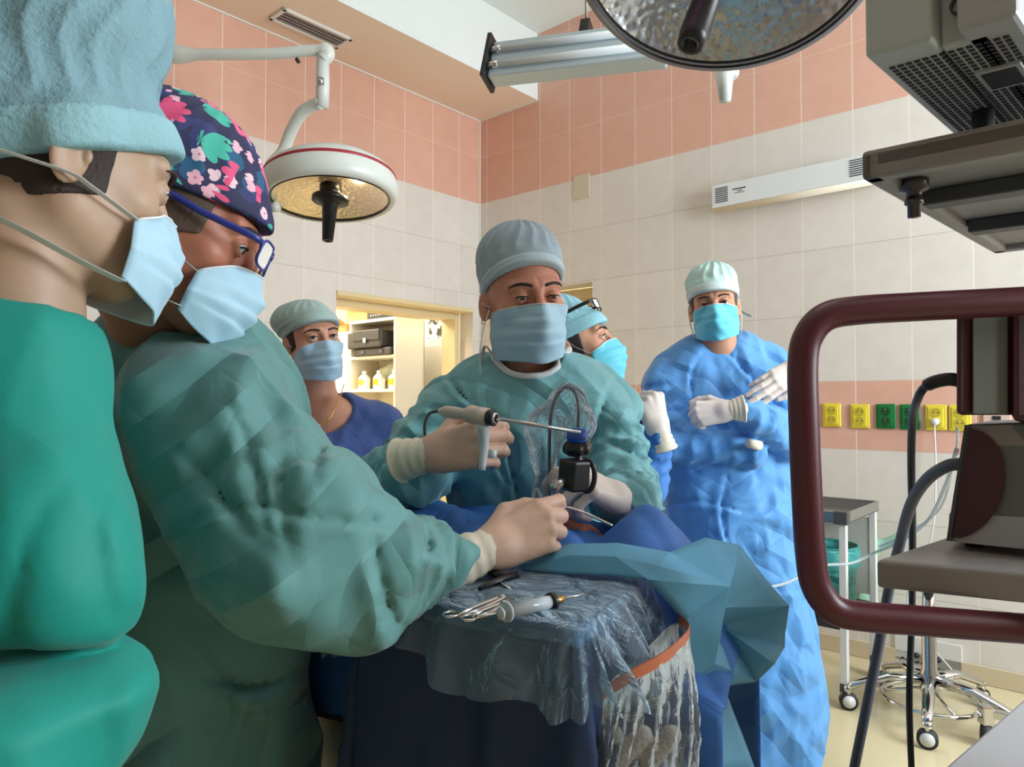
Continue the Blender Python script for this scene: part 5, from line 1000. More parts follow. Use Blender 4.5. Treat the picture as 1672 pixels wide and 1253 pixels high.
# white plate with black connectors near the floor
u0, zb = uz(RW(1462, 1083)); u1, _ = uz(RW(1572, 1090)); t = thing('service_panel', 'white service panel with black connectors low on the wall behind the stool', 'panel', RP(u0, 0, zb)); RB('plate', mat('panel_white', L(214, 212, 208), 0.4), [((u0, -0.012, zb), (u1, 0, zb + 0.14))], t, bevel=0.003)
for k, (fx, r_) in enumerate(((0.34, 0.012), (0.47, 0.014), (0.58, 0.012), (0.66, 0.013))): c = ROOM @ V3((u0 + (u1 - u0) * fx, -0.012, zb + 0.06)); g = G(); g.lathe([(r_, 0), (r_, 0.012), (r_ * 0.6, 0.018), (0.0001, 0.018)], frame(c, VX), 16); g.mk('connector', M_black, t, True)
g = G(); R = random.Random(4)
for k in range(34): uu = u0 + (u1 - u0) * (0.02 + k * 0.029); h_ = zb + 0.035 - 0.02 * k / 34 + R.uniform(-.004, .004); r_ = R.uniform(0.002, 0.006); g.box((uu, -0.0145, h_ - r_), (uu + r_ * 1.6, -0.012, h_ + r_ * 0.6), ROOM)
g.mk('label_marks', dk, t)
# ceiling vent
def CEI(px, py, z=HS): return PZ(px, py, z)
a, b, c = CEI(443, 28), CEI(460, 9), CEI(572, 60); e1 = (c - b); e2 = VX; w1 = e1.dot(-VX); q = ROOM.inverted() @ b
cc = [ROOM.inverted() @ CEI(x, y) for x, y in ((443, 28), (460, 9), (572, 60), (553, 80))]; x0, x1 = min(p.x for p in cc), max(p.x for p in cc); y0, y1 = min(p.y for p in cc), max(p.y for p in cc)
x0 = (cc[0].x + cc[3].x) / 2; x1 = (cc[1].x + cc[2].x) / 2; y0 = (cc[0].y + cc[1].y) / 2; y1 = (cc[2].y + cc[3].y) / 2
t = thing('ceiling_vent', 'white framed slotted air vent in the lowered ceiling strip', 'air vent', ROOM @ V3(((x0 + x1) / 2, (y0 + y1) / 2, HS)))
if x1 < x0: x0, x1 = x1, x0
if y1 < y0: y0, y1 = y1, y0
fw = 0.022
RB('frame', M_white, [((x0, y0, HS - 0.014), (x1, y0 + fw, HS)), ((x0, y1 - fw, HS - 0.014), (x1, y1, HS)), ((x0, y0, HS - 0.014), (x0 + fw, y1, HS)), ((x1 - fw, y0, HS - 0.014), (x1, y1, HS))], t, bevel=0.003)
RB('backing', dk, [((x0 + fw, y0 + fw, HS - 0.003), (x1 - fw, y1 - fw, HS))], t); n_ = 4
for k in range(n_): xx = x0 + fw + (x1 - x0 - 2 * fw) * (k + 0.5) / n_; RB('slat', mat('slat_grey', L(150, 140, 132), 0.4) if k == 0 else bpy.data.materials['slat_grey'], [((xx - 0.004, y0 + fw, HS - 0.012), (xx + 0.004, y1 - fw, HS - 0.003))], t)

# ---------------------------------------------------------------- surgical lamps
def dimple(name, col, rough, sc, st, metal=1.0):
    m = mat(name, col, rough, metal); N = m.node_tree.nodes; K = m.node_tree.links; tc = [n for n in N if n.type == 'TEX_COORD'][0]; v = N.new('ShaderNodeTexVoronoi'); v.feature = 'SMOOTH_F1'; v.inputs['Scale'].default_value = sc; K.new(tc.outputs['Object'], v.inputs['Vector'])
    bp = N.new('ShaderNodeBump'); bp.inputs['Strength'].default_value = st; bp.inputs['Distance'].default_value = 0.01; K.new(v.outputs['Distance'], bp.inputs['Height']); K.new(bp.outputs[0], N['Principled BSDF'].inputs['Normal']); return m
M_lampw = mat('lamp_enamel', L(214, 220, 214), 0.35); M_lampg = mat('lamp_grey', L(150, 146, 148), 0.4); M_red = mat('stripe_red', L(160, 34, 52), 0.4)
M_refW = dimple('reflector_warm', L(240, 228, 204), 0.3, 70, 0.35); M_refS = dimple('reflector_silver', L(200, 203, 206), 0.27, 48, 0.5)
c = P(540, 318, 2.95); n = V3((0.05, -0.11, -1)).normalized(); f = frame(c, -n, (1, 0, 0)); R0 = 0.282
t = thing('surgical_lamp', 'white domed operating lamp with a red stripe hanging before the left wall', 'surgical lamp', c)
g = G(); g.lathe([(0.24, -0.022), (0.262, -0.025), (R0 - 0.006, -0.008), (R0, 0.03), (R0 - 0.012, 0.062)], f, 64, False); g.lathe([(R0 - 0.017, 0.074), (0.25, 0.098), (0.20, 0.132), (0.13, 0.158), (0.06, 0.168), (0.0001, 0.17)], f, 64, False); g.mk('dome', M_lampw, t, True)
g = G(); g.lathe([(R0 - 0.012, 0.062), (R0 - 0.009, 0.066), (R0 - 0.014, 0.076), (R0 - 0.019, 0.076)], f, 64, False); g.mk('stripe', M_red, t, True)
g = G(); g.lathe([(0.238, -0.018), (0.15, 0.03), (0.05, 0.05), (0.0001, 0.05)], f, 64, False); g.mk('reflector', M_refW, t, True)
g = G(); g.lathe([(0.235, -0.02), (0.241, -0.027), (0.244, -0.02)], f, 64, False); g.mk('rim', M_black, t, True)
g = G(); g.lathe([(0.045, 0.04), (0.045, -0.015), (0.0001, -0.016)], f, 24); g.lathe([(0.075, -0.012), (0.075, -0.03), (0.05, -0.035), (0.032, -0.05), (0.022, -0.20), (0.012, -0.20), (0.012, -0.19), (0.0001, -0.19)], f @ Matrix.Rotation(0.08, 4, 'Y'), 32); g.mk('handle', M_black, t, True)
for s in ((445, 300), (443, 338)): g = G(); p = P(s[0], s[1], 2.95); g.tube([p, p + V3((0.035, 0.0, 0))], 0.022, 16); g.mk('hinge', M_lampw, t, True)
g = G(); g.tube(catmull([P(432, 318, 3.0), P(440, 275, 3.05), P(462, 248, 3.08), P(475, 215, 3.05), P(492, 185, 3.0), P(512, 172, 2.97), P(524, 168, 2.95)], 8), 0.026, 16); g.mk('yoke', M_lampw, t, True)
g = G(); g.tube([P(526, 175, 2.95), P(527, 140, 2.95), P(527, 95, 2.95)], [0.027, 0.028, 0.026], 20); g.mk('joint', M_lampw, t, True); g = G(); g.tube([P(523, 139, 2.92), P(523, 128, 2.92)], 0.016, 12); g.mk('joint_clip', M_steel, t, True)
g = G(); g.tube(catmull([P(527, 98, 2.95), P(535, 88, 2.95), P(522, 82, 2.95), P(440, 88, 2.95), P(330, 89, 2.95), P(290, 89, 2.95), P(250, 85, 2.95), P(150, 80, 2.9), P(60, 75, 2.8)], 6), [0.030] * 6 + [0.030] * 6 + [0.023] * 12 + [0.023, 0.025, 0.028, 0.031, 0.034, 0.036] + [0.038] * 19, 20); g.mk('arm', M_lampw, t, True)
g = G(); g.tube([P(484, 96, 2.95), P(488, 102, 2.95)], 0.008, 8); g.mk('arm_knob', M_black, t, True); g = G(); p = P(60, 75, 2.8); g.tube([p, V3((p.x, p.y, HC))], 0.05, 24); g.mk('ceiling_tube', M_lampw, t, True)
# weak bulb inside the warm lamp
l = bpy.data.lights.new('lamp_bulb', 'POINT'); l.energy = 0.8; l.color = (1, 0.8, 0.5); l.shadow_soft_size = 0.02; o = bpy.data.objects.new('lamp_bulb', l); COL.objects.link(o); o.location = f @ V3((0.1, 0, 0.0))
# big lamp
c = P(1182, -76, 1.5); n = V3((-0.20, -0.30, -0.93)).normalized(); f = frame(c, -n, (1, 0, 0)); R0 = 0.325
t = thing('surgical_lamp', 'large silver dimpled operating lamp at the top edge of the picture', 'surgical lamp', c)
g = G(); g.lathe([(R0 - 0.02, -0.002), (R0, -0.006), (R0 + 0.010, 0.01), (R0 + 0.008, 0.04), (R0 - 0.03, 0.09), (0.2, 0.14), (0.08, 0.17), (0.0001, 0.17)], f, 96, False); g.mk('dome', M_lampg, t, True)
g = G(); g.lathe([(R0 - 0.012, -0.008), (R0 - 0.02, 0.004), (R0 - 0.028, 0.008)], f, 96, False); g.mk('rim', M_black, t, True)
g = G(); g.lathe([(R0 - 0.024, 0.004), (0.26, 0.045), (0.18, 0.085), (0.08, 0.11), (0.0001, 0.115)], f, 96, False); g.mk('reflector', M_refS, t, True)
l = bpy.data.lights.new('lamp_pink_fill', 'POINT'); l.energy = 0.8; l.color = (1, 0.25, 0.8); l.shadow_soft_size = 0.03; o = bpy.data.objects.new('lamp_pink_fill', l); COL.objects.link(o); o.location = f @ V3((-0.11, -0.13, 0.055))  # pink point light added to tint the reflector; no bulb is modelled
hd = (P(1126, 74, 1.44) - c); L_ = hd.length; f2 = frame(c, hd); g = G(); g.lathe([(0.06, -0.06), (0.06, 0.0), (0.04, 0.01), (0.026, 0.02), (0.030, L_ * 0.9), (0.026, L_), (0.016, L_), (0.015, L_ - 0.02), (0.0001, L_ - 0.02)], f2, 32); g.mk('handle', M_black, t, True)
g = G(); g.tube([P(1183, 118, 1.98), P(1184, 165, 1.98)], [0.026, 0.016], 16); g.mk('side_grip', M_lampw, t, True); g = G(); g.box((-0.03, -0.02, -0.01), (0.03, 0.02, 0.03), Matrix.Translation(P(1187, 122, 1.99))); g.tube([P(1187, 118, 1.99), P(1187, 20, 1.95)], 0.02, 12); g.mk('grip_bracket', M_lampw, t, True, bevel=0.006)
g = G(); p = f @ V3((0, 0, 0.17)); g.tube([p, p + V3((0.0, 0.05, 0.15)), p + V3((0, 0.1, 0.5)), (p.x, p.y + 0.1, HC)], 0.035, 20); g.mk('arm', M_lampw, t, True)
# hanging twin tube fitting
t = thing('tube_light', 'hanging twin tube light with black end plate under the ceiling', 'tube light', P(805, 100, 3.0)); a0, a1 = P(803, 101, 3.0), P(1090, 66, 2.72); d = (a1 - a0).normalized(); upv = V3((0, 0.28, 1)).normalized(); nn = d.cross(upv).normalized(); upv = nn.cross(d)
FM = Matrix(((d.x, -nn.x, upv.x, a0.x), (d.y, -nn.y, upv.y, a0.y), (d.z, -nn.z, upv.z, a0.z), (0, 0, 0, 1))); L_ = (a1 - a0).length
if FM.to_3x3() @ V3((0, -1, 0)) @ V3((0, -1, 0)) < 0: pass
M_al = mat('aluminium', L(176, 190, 196), 0.35, 0.3); G().box((0, -0.02, -0.085), (L_, 0.06, 0.085), FM).mk('housing', M_al, t, bevel=0.008)
for z_ in (-0.04, 0.035): g = G(); g.tube([FM @ V3((0.01, -0.03, z_)), FM @ V3((L_, -0.03, z_))], 0.016, 16); g.mk('tube', mat('tube_glass', L(214, 222, 226), 0.15) if z_ < 0 else bpy.data.materials['tube_glass'], t, True)
for z_ in (-0.04, 0.035): g = G(); g.tube([FM @ V3((0.01, -0.03, z_)), FM @ V3((0.05, -0.03, z_))], 0.0175, 16); g.mk('tube_socket', M_chrome, t, True)
G().box((-0.02, -0.05, -0.10), (0.0, 0.075, 0.11), FM).mk('end_plate', M_black, t, bevel=0.004); g = G(); g.tube([FM @ V3((-0.01, 0.04, 0.085)), FM @ V3((L_, 0.04, 0.12))], 0.008, 12); g.mk('rail', M_steel, t, True)
G().box((0.37, 0.0, 0.075), (0.41, 0.08, 0.16), FM).mk('bracket', M_black, t, bevel=0.003)
for x_ in (0.39, L_ - 0.05): g = G(); p = FM @ V3((x_, 0.04, 0.12)); g.tube([p, (p.x, p.y, HC)], 0.006, 10); g.mk('hanger', M_steel, t, True)

# ---------------------------------------------------------------- equipment at the right
M_maroon = mat('maroon_plastic', L(82, 26, 38), 0.38); M_mardark = mat('maroon_dark', L(66, 24, 34), 0.5, bump=(500, 0.3, 0.001)); M_gr = mat('cart_grey', L(142, 138, 134), 0.5, bump=(300, 0.1, 0.001)); M_gr2 = mat('panel_grey', L(104, 110, 106), 0.5); M_lg = mat('light_grey', L(165, 166, 168), 0.5); M_dg = mat('dark_grey', L(70, 72, 74), 0.5)
e1, e2 = V3((0.76, -0.65, 0)), V3((0.72, 0.69, 0))
t = thing('equipment_cart', 'grey equipment cart with a thick dark red loop handle', 'cart', (0.9, 1.0, 0))
hp = [(2000, 470, 0.90), (1850, 480, 0.9), (1672, 492, 0.9), (1500, 501, 0.9), (1400, 507, 0.9), (1350, 517, 0.9), (1322, 545, 0.9), (1311, 590, 0.9), (1313, 700, 0.9), (1318, 820, 0.9), (1324, 910, 0.9), (1334, 960, 0.9), (1362, 996, 0.9), (1410, 1007, 0.9), (1500, 1014, 0.9), (1672, 1027, 0.9), (1850, 1040, 0.9), (2000, 1052, 0.9)]
g = G(); g.tube(catmull([P(*p) for p in hp], 6), 0.0185, 24); g.mk('loop_handle', M_maroon, t, True)
def slab(name, pts, z0, z1, m, parent, **k):
    n = len(pts); V = [(p[0], p[1], z0) for p in pts] + [(p[0], p[1], z1) for p in pts]; g = G(); g.add(V, [tuple(range(n))[::-1], tuple(range(n, 2 * n))] + [(i, (i + 1) % n, (i + 1) % n + n, i + n) for i in range(n)]); return g.mk(name, m, parent, **k)
zs = 1.008; q0 = PZ(1430, 914, zs); q1 = PZ(1548, 876, zs); lft = (q1 - q0).normalized(); q2 = q0 + lft * 0.40; fr_ = (PZ(1672, 936, zs) - q0).normalized(); q3 = q0 + fr_ * 0.62; q4 = q2 + fr_ * 0.62
slab('shelf', [q0, q3, q4, q2], zs - 0.038, zs, M_gr, t, bevel=0.006, seg=3)
slab('cabinet', [q0 - fr_ * 0.05, q3, q3 + lft * 1.1, q0 - fr_ * 0.05 + lft * 1.1], 0.14, 0.60, M_lg, t, bevel=0.006)
g = G(); cpt = q0 + fr_ * 0.5 + lft * 0.2; g.box((cpt.x - 0.04, cpt.y - 0.04, 0.6), (cpt.x + 0.04, cpt.y + 0.04, 1.15)); g.mk('column', M_gr, t, bevel=0.008)
for k, pt in enumerate((PZ(1610, 1190, 0.06), q0 + fr_ * 0.12 + lft * 0.15, q3 + lft * 0.08, q4 - fr_ * 0.1)):
    pt = V3((pt.x, pt.y, 0.04)); g = G(); g.tube([pt - e1 * 0.015, pt + e1 * 0.015], 0.04, 20); w_ = g.mk('caster', M_rub, t, True); g = G(); g.tube([pt - e1 * 0.017, pt + e1 * 0.017], 0.02, 16); g.mk('hub', M_chrome, w_, True)
    G().box((pt.x - 0.02, pt.y - 0.02, 0.075), (pt.x + 0.02, pt.y + 0.02, 0.14)).mk('caster_fork', M_chrome, t, bevel=0.004)
p = PZ(1610, 1168, 0.11); slab('chrome_bumper', [p + e1 * -0.02, p + e1 * 0.2, p + e1 * 0.2 + e2 * 0.03, p + e1 * -0.02 + e2 * 0.03], 0.10, 0.13, M_chrome, t, bevel=0.004)
# upright panel between handle and console
UPM = lambda px0, py0, px1, py1, d, dd: [P(px0, py0, d), P(px1, py0, d), P(px1, py0, d + dd), P(px0, py0, d + dd), P(px0, py1, d), P(px1, py1, d), P(px1, py1, d + dd), P(px0, py1, d + dd)]
BF = [(0, 1, 2, 3), (7, 6, 5, 4), (0, 4, 5, 1), (1, 5, 6, 2), (2, 6, 7, 3), (3, 7, 4, 0)]
G().add(UPM(1562, 505, 1680, 678, 0.96, 0.05), BF).mk('upright_panel', M_mardark, t, bevel=0.006); G().add(UPM(1588, 508, 1646, 677, 0.955, 0.01), BF).mk('grey_inlay', M_gr2, t, bevel=0.002); G().add(UPM(1652, 505, 1850, 690, 0.945, 0.05), BF).mk('side_post', M_mardark, t, bevel=0.01)
p = P(2000, 700, 0.9); G().box((p.x - 0.03, p.y - 0.03, 0.60), (p.x + 0.03, p.y + 0.03, P(0, 440, 0.9).z)).mk('upright_post', M_gr, t, bevel=0.008); q_ = P(1750, 600, 0.99); G().box((q_.x, q_.y - 0.02, q_.z - 0.03), (p.x - 0.02, q_.y + 0.02, q_.z + 0.03)).mk('cross_arm', M_gr, t, bevel=0.006); G().box((p.x - 0.03, p.y - 0.02, q_.z - 0.03), (p.x + 0.03, q_.y + 0.02, q_.z + 0.03)).mk('cross_arm', M_gr, t, bevel=0.006)
# console standing on the shelf
t = thing('video_console', 'grey console with a dark red half disc on its side, standing on the cart shelf', 'console', P(1620, 890, 1.02))
CM = Matrix.Translation(PZ(1546, 884, zs + 0.012)); a_, b_, c_, d_ = P(1578, 693, 1.02), P(1546, 884, 1.03), P(1760, 908, 0.93), P(1760, 688, 0.93); bk = V3((0.16, 0.19, 0))
G().add([a_, b_, c_, d_, a_ + bk, b_ + bk, c_ + bk, d_ + bk], [(0, 1, 2, 3), (7, 6, 5, 4), (0, 4, 5, 1), (1, 5, 6, 2), (2, 6, 7, 3), (3, 7, 4, 0)]).mk('housing', M_gr2, t, bevel=0.004)
u_ = (c_ - b_).normalized(); w_ = (a_ - b_).normalized(); nrm = u_.cross(w_).normalized(); nrm = nrm if nrm.y < 0 else -nrm
def onf(px, py, o_=0.002): return PN(px, py, b_ + nrm * o_, nrm)
def plate(name, poly, m, parent, th=0.004, o_=0.001):
    n = len(poly); V = [onf(x, y, o_ + th) for x, y in poly] + [onf(x, y, o_ - 0.004) for x, y in poly]; return G().add(V, [tuple(range(n)), tuple(range(n, 2 * n))[::-1]] + [(i, i + n, (i + 1) % n + n, (i + 1) % n) for i in range(n)]).mk(name, m, parent)
plate('lower_band', [(1548, 872), (1550, 838), (1760, 850), (1760, 906), (1547, 884)], M_lg, t, 0.002)
plate('upper_band', [(1584, 696), (1760, 690), (1760, 728), (1580, 728)], M_gr, t, 0.002)
arc = [(1579, 700)] + [(1578 + 74 * math.sin(a) - 22 * (1 - math.cos(a)) / 2, 790 - 90 * math.cos(a)) for a in np.linspace(0.25, math.pi - 0.15, 22)] + [(1553, 878)]
plate('half_disc', arc, M_mardark, t, 0.006); plate('edge_strip', [(1575, 694), (1584, 694), (1556, 883), (1545, 883)], M_dg, t, 0.006)
for s_ in (0.03, 0.16): p = b_ + u_ * s_ + V3((0.03, 0.04, 0)); G().tube([V3((p.x, p.y, zs)), V3((p.x, p.y, b_.z + 0.004))], 0.012, 14).mk('foot', M_rub, t, True)
# pendant shelf with the ventilated box
zu = 1.538; UM_ = Matrix(((e1.x, e2.x, 0, 0.503), (e1.y, e2.y, 0, 1.02), (0, 0, 1, zu), (0, 0, 0, 1)))
t = thing('pendant_shelf', 'grey shelf hanging from above with a steel peg below, top right corner', 'shelf', UM_ @ V3((0.3, 0.3, 0)))
g = G(); g.box((0, 0, 0.012), (0.55, 0.75, 0.042), UM_); g.box((0, 0, 0), (0.55, 0.03, 0.04), UM_); g.box((0, 0, 0), (0.028, 0.75, 0.04), UM_); g.box((0.52, 0, 0), (0.55, 0.75, 0.04), UM_); g.box((0, 0.72, 0), (0.55, 0.75, 0.04), UM_); g.mk('shelf_board', M_gr, t, bevel=0.006)
g = G(); g.box((0.03, 0.16, -0.012), (0.52, 0.20, 0.012), UM_); g.box((0.03, 0.42, -0.012), (0.52, 0.46, 0.012), UM_); g.mk('cross_rail', M_dg, t, bevel=0.003)
p = UM_ @ V3((0.045, 0.10, 0.012)); p = P(1492, 305, 1.06); f = frame(p, (0, 0, -1)); g = G(); g.lathe([(0.02, -0.02), (0.02, 0.006), (0.011, 0.008), (0.011, 0.018), (0.013, 0.02), (0.013, 0.026), (0.009, 0.028), (0.009, 0.046), (0.0001, 0.047)], f, 20); g.mk('peg', mat('peg_metal', L(88, 82, 84), 0.35, 0.9), t, True)
g = G(); g.tube([UM_ @ V3((0.45, 0.45, 0.04)), UM_ @ V3((0.45, 0.45, HC - zu))], 0.05, 24); g.mk('pendant_column', M_gr, t, True)
M_box = mat('unit_grey', L(176, 182, 180), 0.5); BXM = Matrix(((e1.x, e2.x, 0, 0.45), (e1.y, e2.y, 0, 0.90), (0, 0, 1, 1.658), (0, 0, 0, 1)))
t = thing('ventilated_unit', 'pale grey unit with rows of vent slots underneath, on the hanging shelf', 'equipment unit', BXM @ V3((0.08, 0.2, 0)))
G().prism([(0, 0), (0.075, 0), (0.075, 0.30), (0, 0.30)], 0, 0.5, BXM).mk('housing', M_box, t, bevel=0.006, seg=3); G().box((0.075, 0.035, 0), (0.125, 0.5, 0.30), BXM).mk('side_housing', M_box, t, bevel=0.003); G().box((0.10, 0.0, 0.0), (0.16, 0.5, 0.3), BXM).mk('side_cover', M_lg, t, bevel=0.006)
g = G(); [g.box((0.012 + 0.0095 * i, 0.05 + 0.0125 * j, -0.0012), (0.0185 + 0.0095 * i, 0.057 + 0.0125 * j, 0.001), BXM) for i in range(14) for j in range(30) if not (8 <= i <= 12 and 7 <= j <= 12)]; g.mk('vent_slots', dk, t)
G().box((0.086, 0.137, -0.004), (0.137, 0.215, 0.001), BXM).mk('window_frame', M_lg, t, bevel=0.001); G().box((0.092, 0.145, -0.005), (0.131, 0.207, -0.003), BXM).mk('window', dk, t)
f = frame(BXM @ V3((0.098, 0.033, 0.045)), -e2); g = G(); g.lathe([(0.012, 0), (0.012, 0.004), (0.009, 0.004), (0.009, 0.0)], f, 20, False); g.mk('port', M_dg, t, True)
for x, y in ((0.06, 0.3), (0.06, 0.45)): p = BXM @ V3((x, y, 0)); G().tube([V3((p.x, p.y, zu + 0.042)), p], 0.015, 14).mk('foot', M_rub, t, True)
# cables at the cart
g = G(); g.tube(catmull([P(1570, 622, 0.99), P(1545, 620, 1.0), P(1515, 629, 1.02), P(1499, 650, 1.05), P(1490, 690, 1.12), P(1488, 760, 1.2), P(1490, 870, 1.3), P(1489, 1000, 1.4), P(1485, 1120, 1.42), P(1486, 1200, 1.45), P(1492, 1330, 1.5)], 8), [0.0095] * 17 + [0.0062] * 64, 12); o = g.mk('power_cable', M_black, None, True); tag(o, 'thick black cable hanging from the dark red panel to the floor', 'cable')
g = G(); g.tube(catmull([P(1570, 758, 1.04), P(1545, 762, 1.06), P(1512, 785, 1.12), P(1487, 825, 1.2), P(1470, 885, 1.3), P(1452, 960, 1.36), P(1434, 1060, 1.38), P(1410, 1180, 1.4), P(1388, 1290, 1.45), P(1375, 1370, 1.5)], 8), 0.0092, 12); o = g.mk('hose', mat('hose_grey', L(84, 88, 96), 0.5), None, True); tag(o, 'grey hose arching out of the console and down behind the shelf', 'hose')
for k, (pts, r_, lab) in enumerate((([(1562, 735, 1.2), (1545, 790, 1.4), (1515, 850, 1.7), (1470, 885, 1.9), (1430, 902, 2.0), (1390, 920, 2.0), (1340, 925, 1.95), (1290, 950, 1.9), (1255, 960, 1.85)], 0.004, 'clear tube running from the cart across to the blue gown'), ([(1563, 700, 1.3), (1560, 740, 1.5), (1535, 830, 1.8), (1480, 872, 2.0), (1436, 893, 2.1)], 0.003, 'thinner clear tube above the other, behind the cart hose'))):
    g = G(); g.tube(catmull([P(*p) for p in pts], 8), r_, 10); tag(g.mk('clear_tube', mat('clear_tube', L(196, 206, 206), 0.15, alpha=0.6), None, True), lab, 'tube')
# white trolley
fl_ = PZ(1380, 1155, 0.0); q = ROOM.inverted() @ fl_; xr, yf = q.x, q.y; bkq = ROOM.inverted() @ PZ(1428, 828, 0.76); xl = xr - 0.62; yb = yf + 0.42
t = thing('trolley', 'white framed trolley with a steel tray top behind the dark red handle', 'trolley', ROOM @ V3((xr - 0.3, yf + 0.2, 0)))
for x_, y_ in ((xr, yf), (xr, yb), (xl, yf), (xl, yb)):
    RB('leg', M_wframe, [((x_ - 0.014, y_ - 0.014, 0.09), (x_ + 0.014, y_ + 0.014, 0.73))], t, bevel=0.003)
    c = ROOM @ V3((x_, y_, 0.034)); g = G(); g.tube([c - UX * 0.011, c + UX * 0.011], 0.034, 20); w_ = g.mk('caster', mat('caster_grey', L(150, 150, 150), 0.4) if x_ == xr and y_ == yf else bpy.data.materials['caster_grey'], t, True); RB('fork', M_dg, [((x_ - 0.016, y_ - 0.016, 0.055), (x_ + 0.016, y_ + 0.016, 0.095))], w_, bevel=0.003)
RB('tray', M_steel, [((xl - 0.02, yf - 0.02, 0.73), (xr + 0.02, yb + 0.02, 0.737)), ((xl - 0.02, yf - 0.02, 0.73), (xr + 0.02, yf - 0.014, 0.775)), ((xl - 0.02, yb + 0.014, 0.73), (xr + 0.02, yb + 0.02, 0.775)), ((xl - 0.02, yf, 0.73), (xl - 0.014, yb, 0.775)), ((xr + 0.014, yf - 0.02, 0.73), (xr + 0.02, yb + 0.02, 0.775))], t, bevel=0.002)
RB('corner_bracket', M_dg, [((xr - 0.03, yf - 0.026, 0.725), (xr + 0.024, yf + 0.016, 0.778))], t, bevel=0.005)
RB('lower_shelf', mat('shelf_dark', L(40, 40, 42), 0.5), [((xl, yf, 0.30), (xr, yb, 0.33))], t, bevel=0.003)
RB('side_panel', mat('side_panel_grey', L(196, 196, 192), 0.4), [((xl, yb - 0.01, 0.36), (xr, yb, 0.70))], t)
# teal basin hanging under the tray
t = thing('waste_bin', 'teal bag folded over a round bin ring under the trolley tray', 'bin', ROOM @ V3((xr - 0.12, yf + 0.2, 0.33))); f = Matrix.Translation(ROOM @ V3((xr - 0.13, yf + 0.20, 0.33))); M_teal = mat('teal_bag', L(60, 150, 146), 0.35, alpha=0.92, crease=(14, 0.5)); g = G(); g.lathe([(0.09, 0.005), (0.115, 0.03), (0.12, 0.26), (0.125, 0.27), (0.135, 0.255), (0.136, 0.19), (0.13, 0.18)], f, 32, False); g.mk('bag', M_teal, t, True)
g = G(); g.lathe([(0.125, 0.262), (0.131, 0.268), (0.125, 0.274), (0.119, 0.268), (0.125, 0.262)], f, 32, False); g.mk('ring', M_teal, t, True)
c = RP(uz(RW(1450, 880))[0] - 0.02, 0.14, 0); t = thing('instrument_bag', 'pale green cloth bag hanging on the wall behind the trolley', 'bag', V3((c.x, c.y, 0.4))); fl = Field(*[axis(a, b, 0.008) for a, b in ((c.x - 0.3, c.x + 0.3), (c.y - 0.25, c.y + 0.25), (0.15, 0.75))]); f0 = RP(uz(RW(1415, 900))[0], 0.1, 0.36); f1 = RP(uz(RW(1530, 880))[0], 0.1, 0.58)
fl.cap(RP(uz(RW(1440, 900))[0], 0.09, 0.56), RP(uz(RW(1500, 900))[0], 0.09, 0.62), 0.03, 0.012, k=0.04); fl.cap(RP(uz(RW(1425, 900))[0], 0.09, 0.56), RP(uz(RW(1420, 900))[0], 0.09, 0.33), 0.04, 0.05, k=0.05)
qq = (fl.ax[0][:, None, None], fl.ax[1][None, :, None], fl.ax[2][None, None, :]); fl.F = fl.F + crumple(qq, 30, 3) * 0.035; sdf_mesh('bag', fl, mat('green_cloth', L(150, 196, 172), 0.6), t)
# chrome five-star stool
bc = PZ(1518, 1108, 0.15); bc = V3((bc.x, bc.y, 0)); t = thing('rolling_stool', 'chrome five-legged rolling stool base with a foot ring behind the cart', 'stool', bc)
g = G(); g.lathe([(0.034, 0.10), (0.034, 0.17), (0.026, 0.19), (0.026, 0.36), (0.022, 0.38), (0.022, 0.55)], Matrix.Translation(bc), 28); g.mk('pole', M_chrome, t, True)
g = G(); g.lathe([(0.0001, 0.53), (0.155, 0.53), (0.165, 0.545), (0.165, 0.565), (0.15, 0.585), (0.0001, 0.59)], Matrix.Translation(bc), 40); g.mk('seat', mat('stool_seat', L(60, 64, 66), 0.5), t, True)
for k in range(5):
    a = math.radians(-122 + 72 * k); d = V3((math.cos(a), math.sin(a), 0)); g = G(); g.tube([bc + V3((0, 0, 0.15)) + d * 0.02, bc + d * 0.15 + V3((0, 0, 0.145)), bc + d * 0.27 + V3((0, 0, 0.10)), bc + d * 0.29 + V3((0, 0, 0.085))], [0.026, 0.022, 0.018, 0.016], 16, flat=0.75); g.mk('leg', M_chrome, t, True)
    p = bc + d * 0.29 + V3((0, 0, 0.035)); tdir = V3((-d.y, d.x, 0)); 
    if k == 0: tdir = V3((0.5, 0.86, 0)).normalized()
    g = G(); g.tube([p - tdir * 0.014, p + tdir * 0.014], 0.034, 24); w_ = g.mk('caster', M_rub, t, True); g = G(); g.tube([p - tdir * 0.0155, p + tdir * 0.0155], 0.024, 20); g.mk('wheel_disc', M_wframe, w_, True); g = G(); g.tube([p + V3((0, 0, 0.03)), p + V3((0, 0, 0.06))], 0.016, 12); g.mk('stem', M_chrome, w_, True)
g = G(); g.tube([bc + V3((0.165 * math.cos(a), 0.165 * math.sin(a), 0.072)) for a in np.linspace(0, 2 * math.pi, 49)], 0.0085, 10, False); [g.tube([bc + V3((0.03 * math.cos(a), 0.03 * math.sin(a), 0.11)), bc + V3((0.16 * math.cos(a), 0.16 * math.sin(a), 0.072))], 0.006, 8) for a in (0.5, 2.6, 4.7)]; g.mk('foot_ring', M_chrome, t, True)

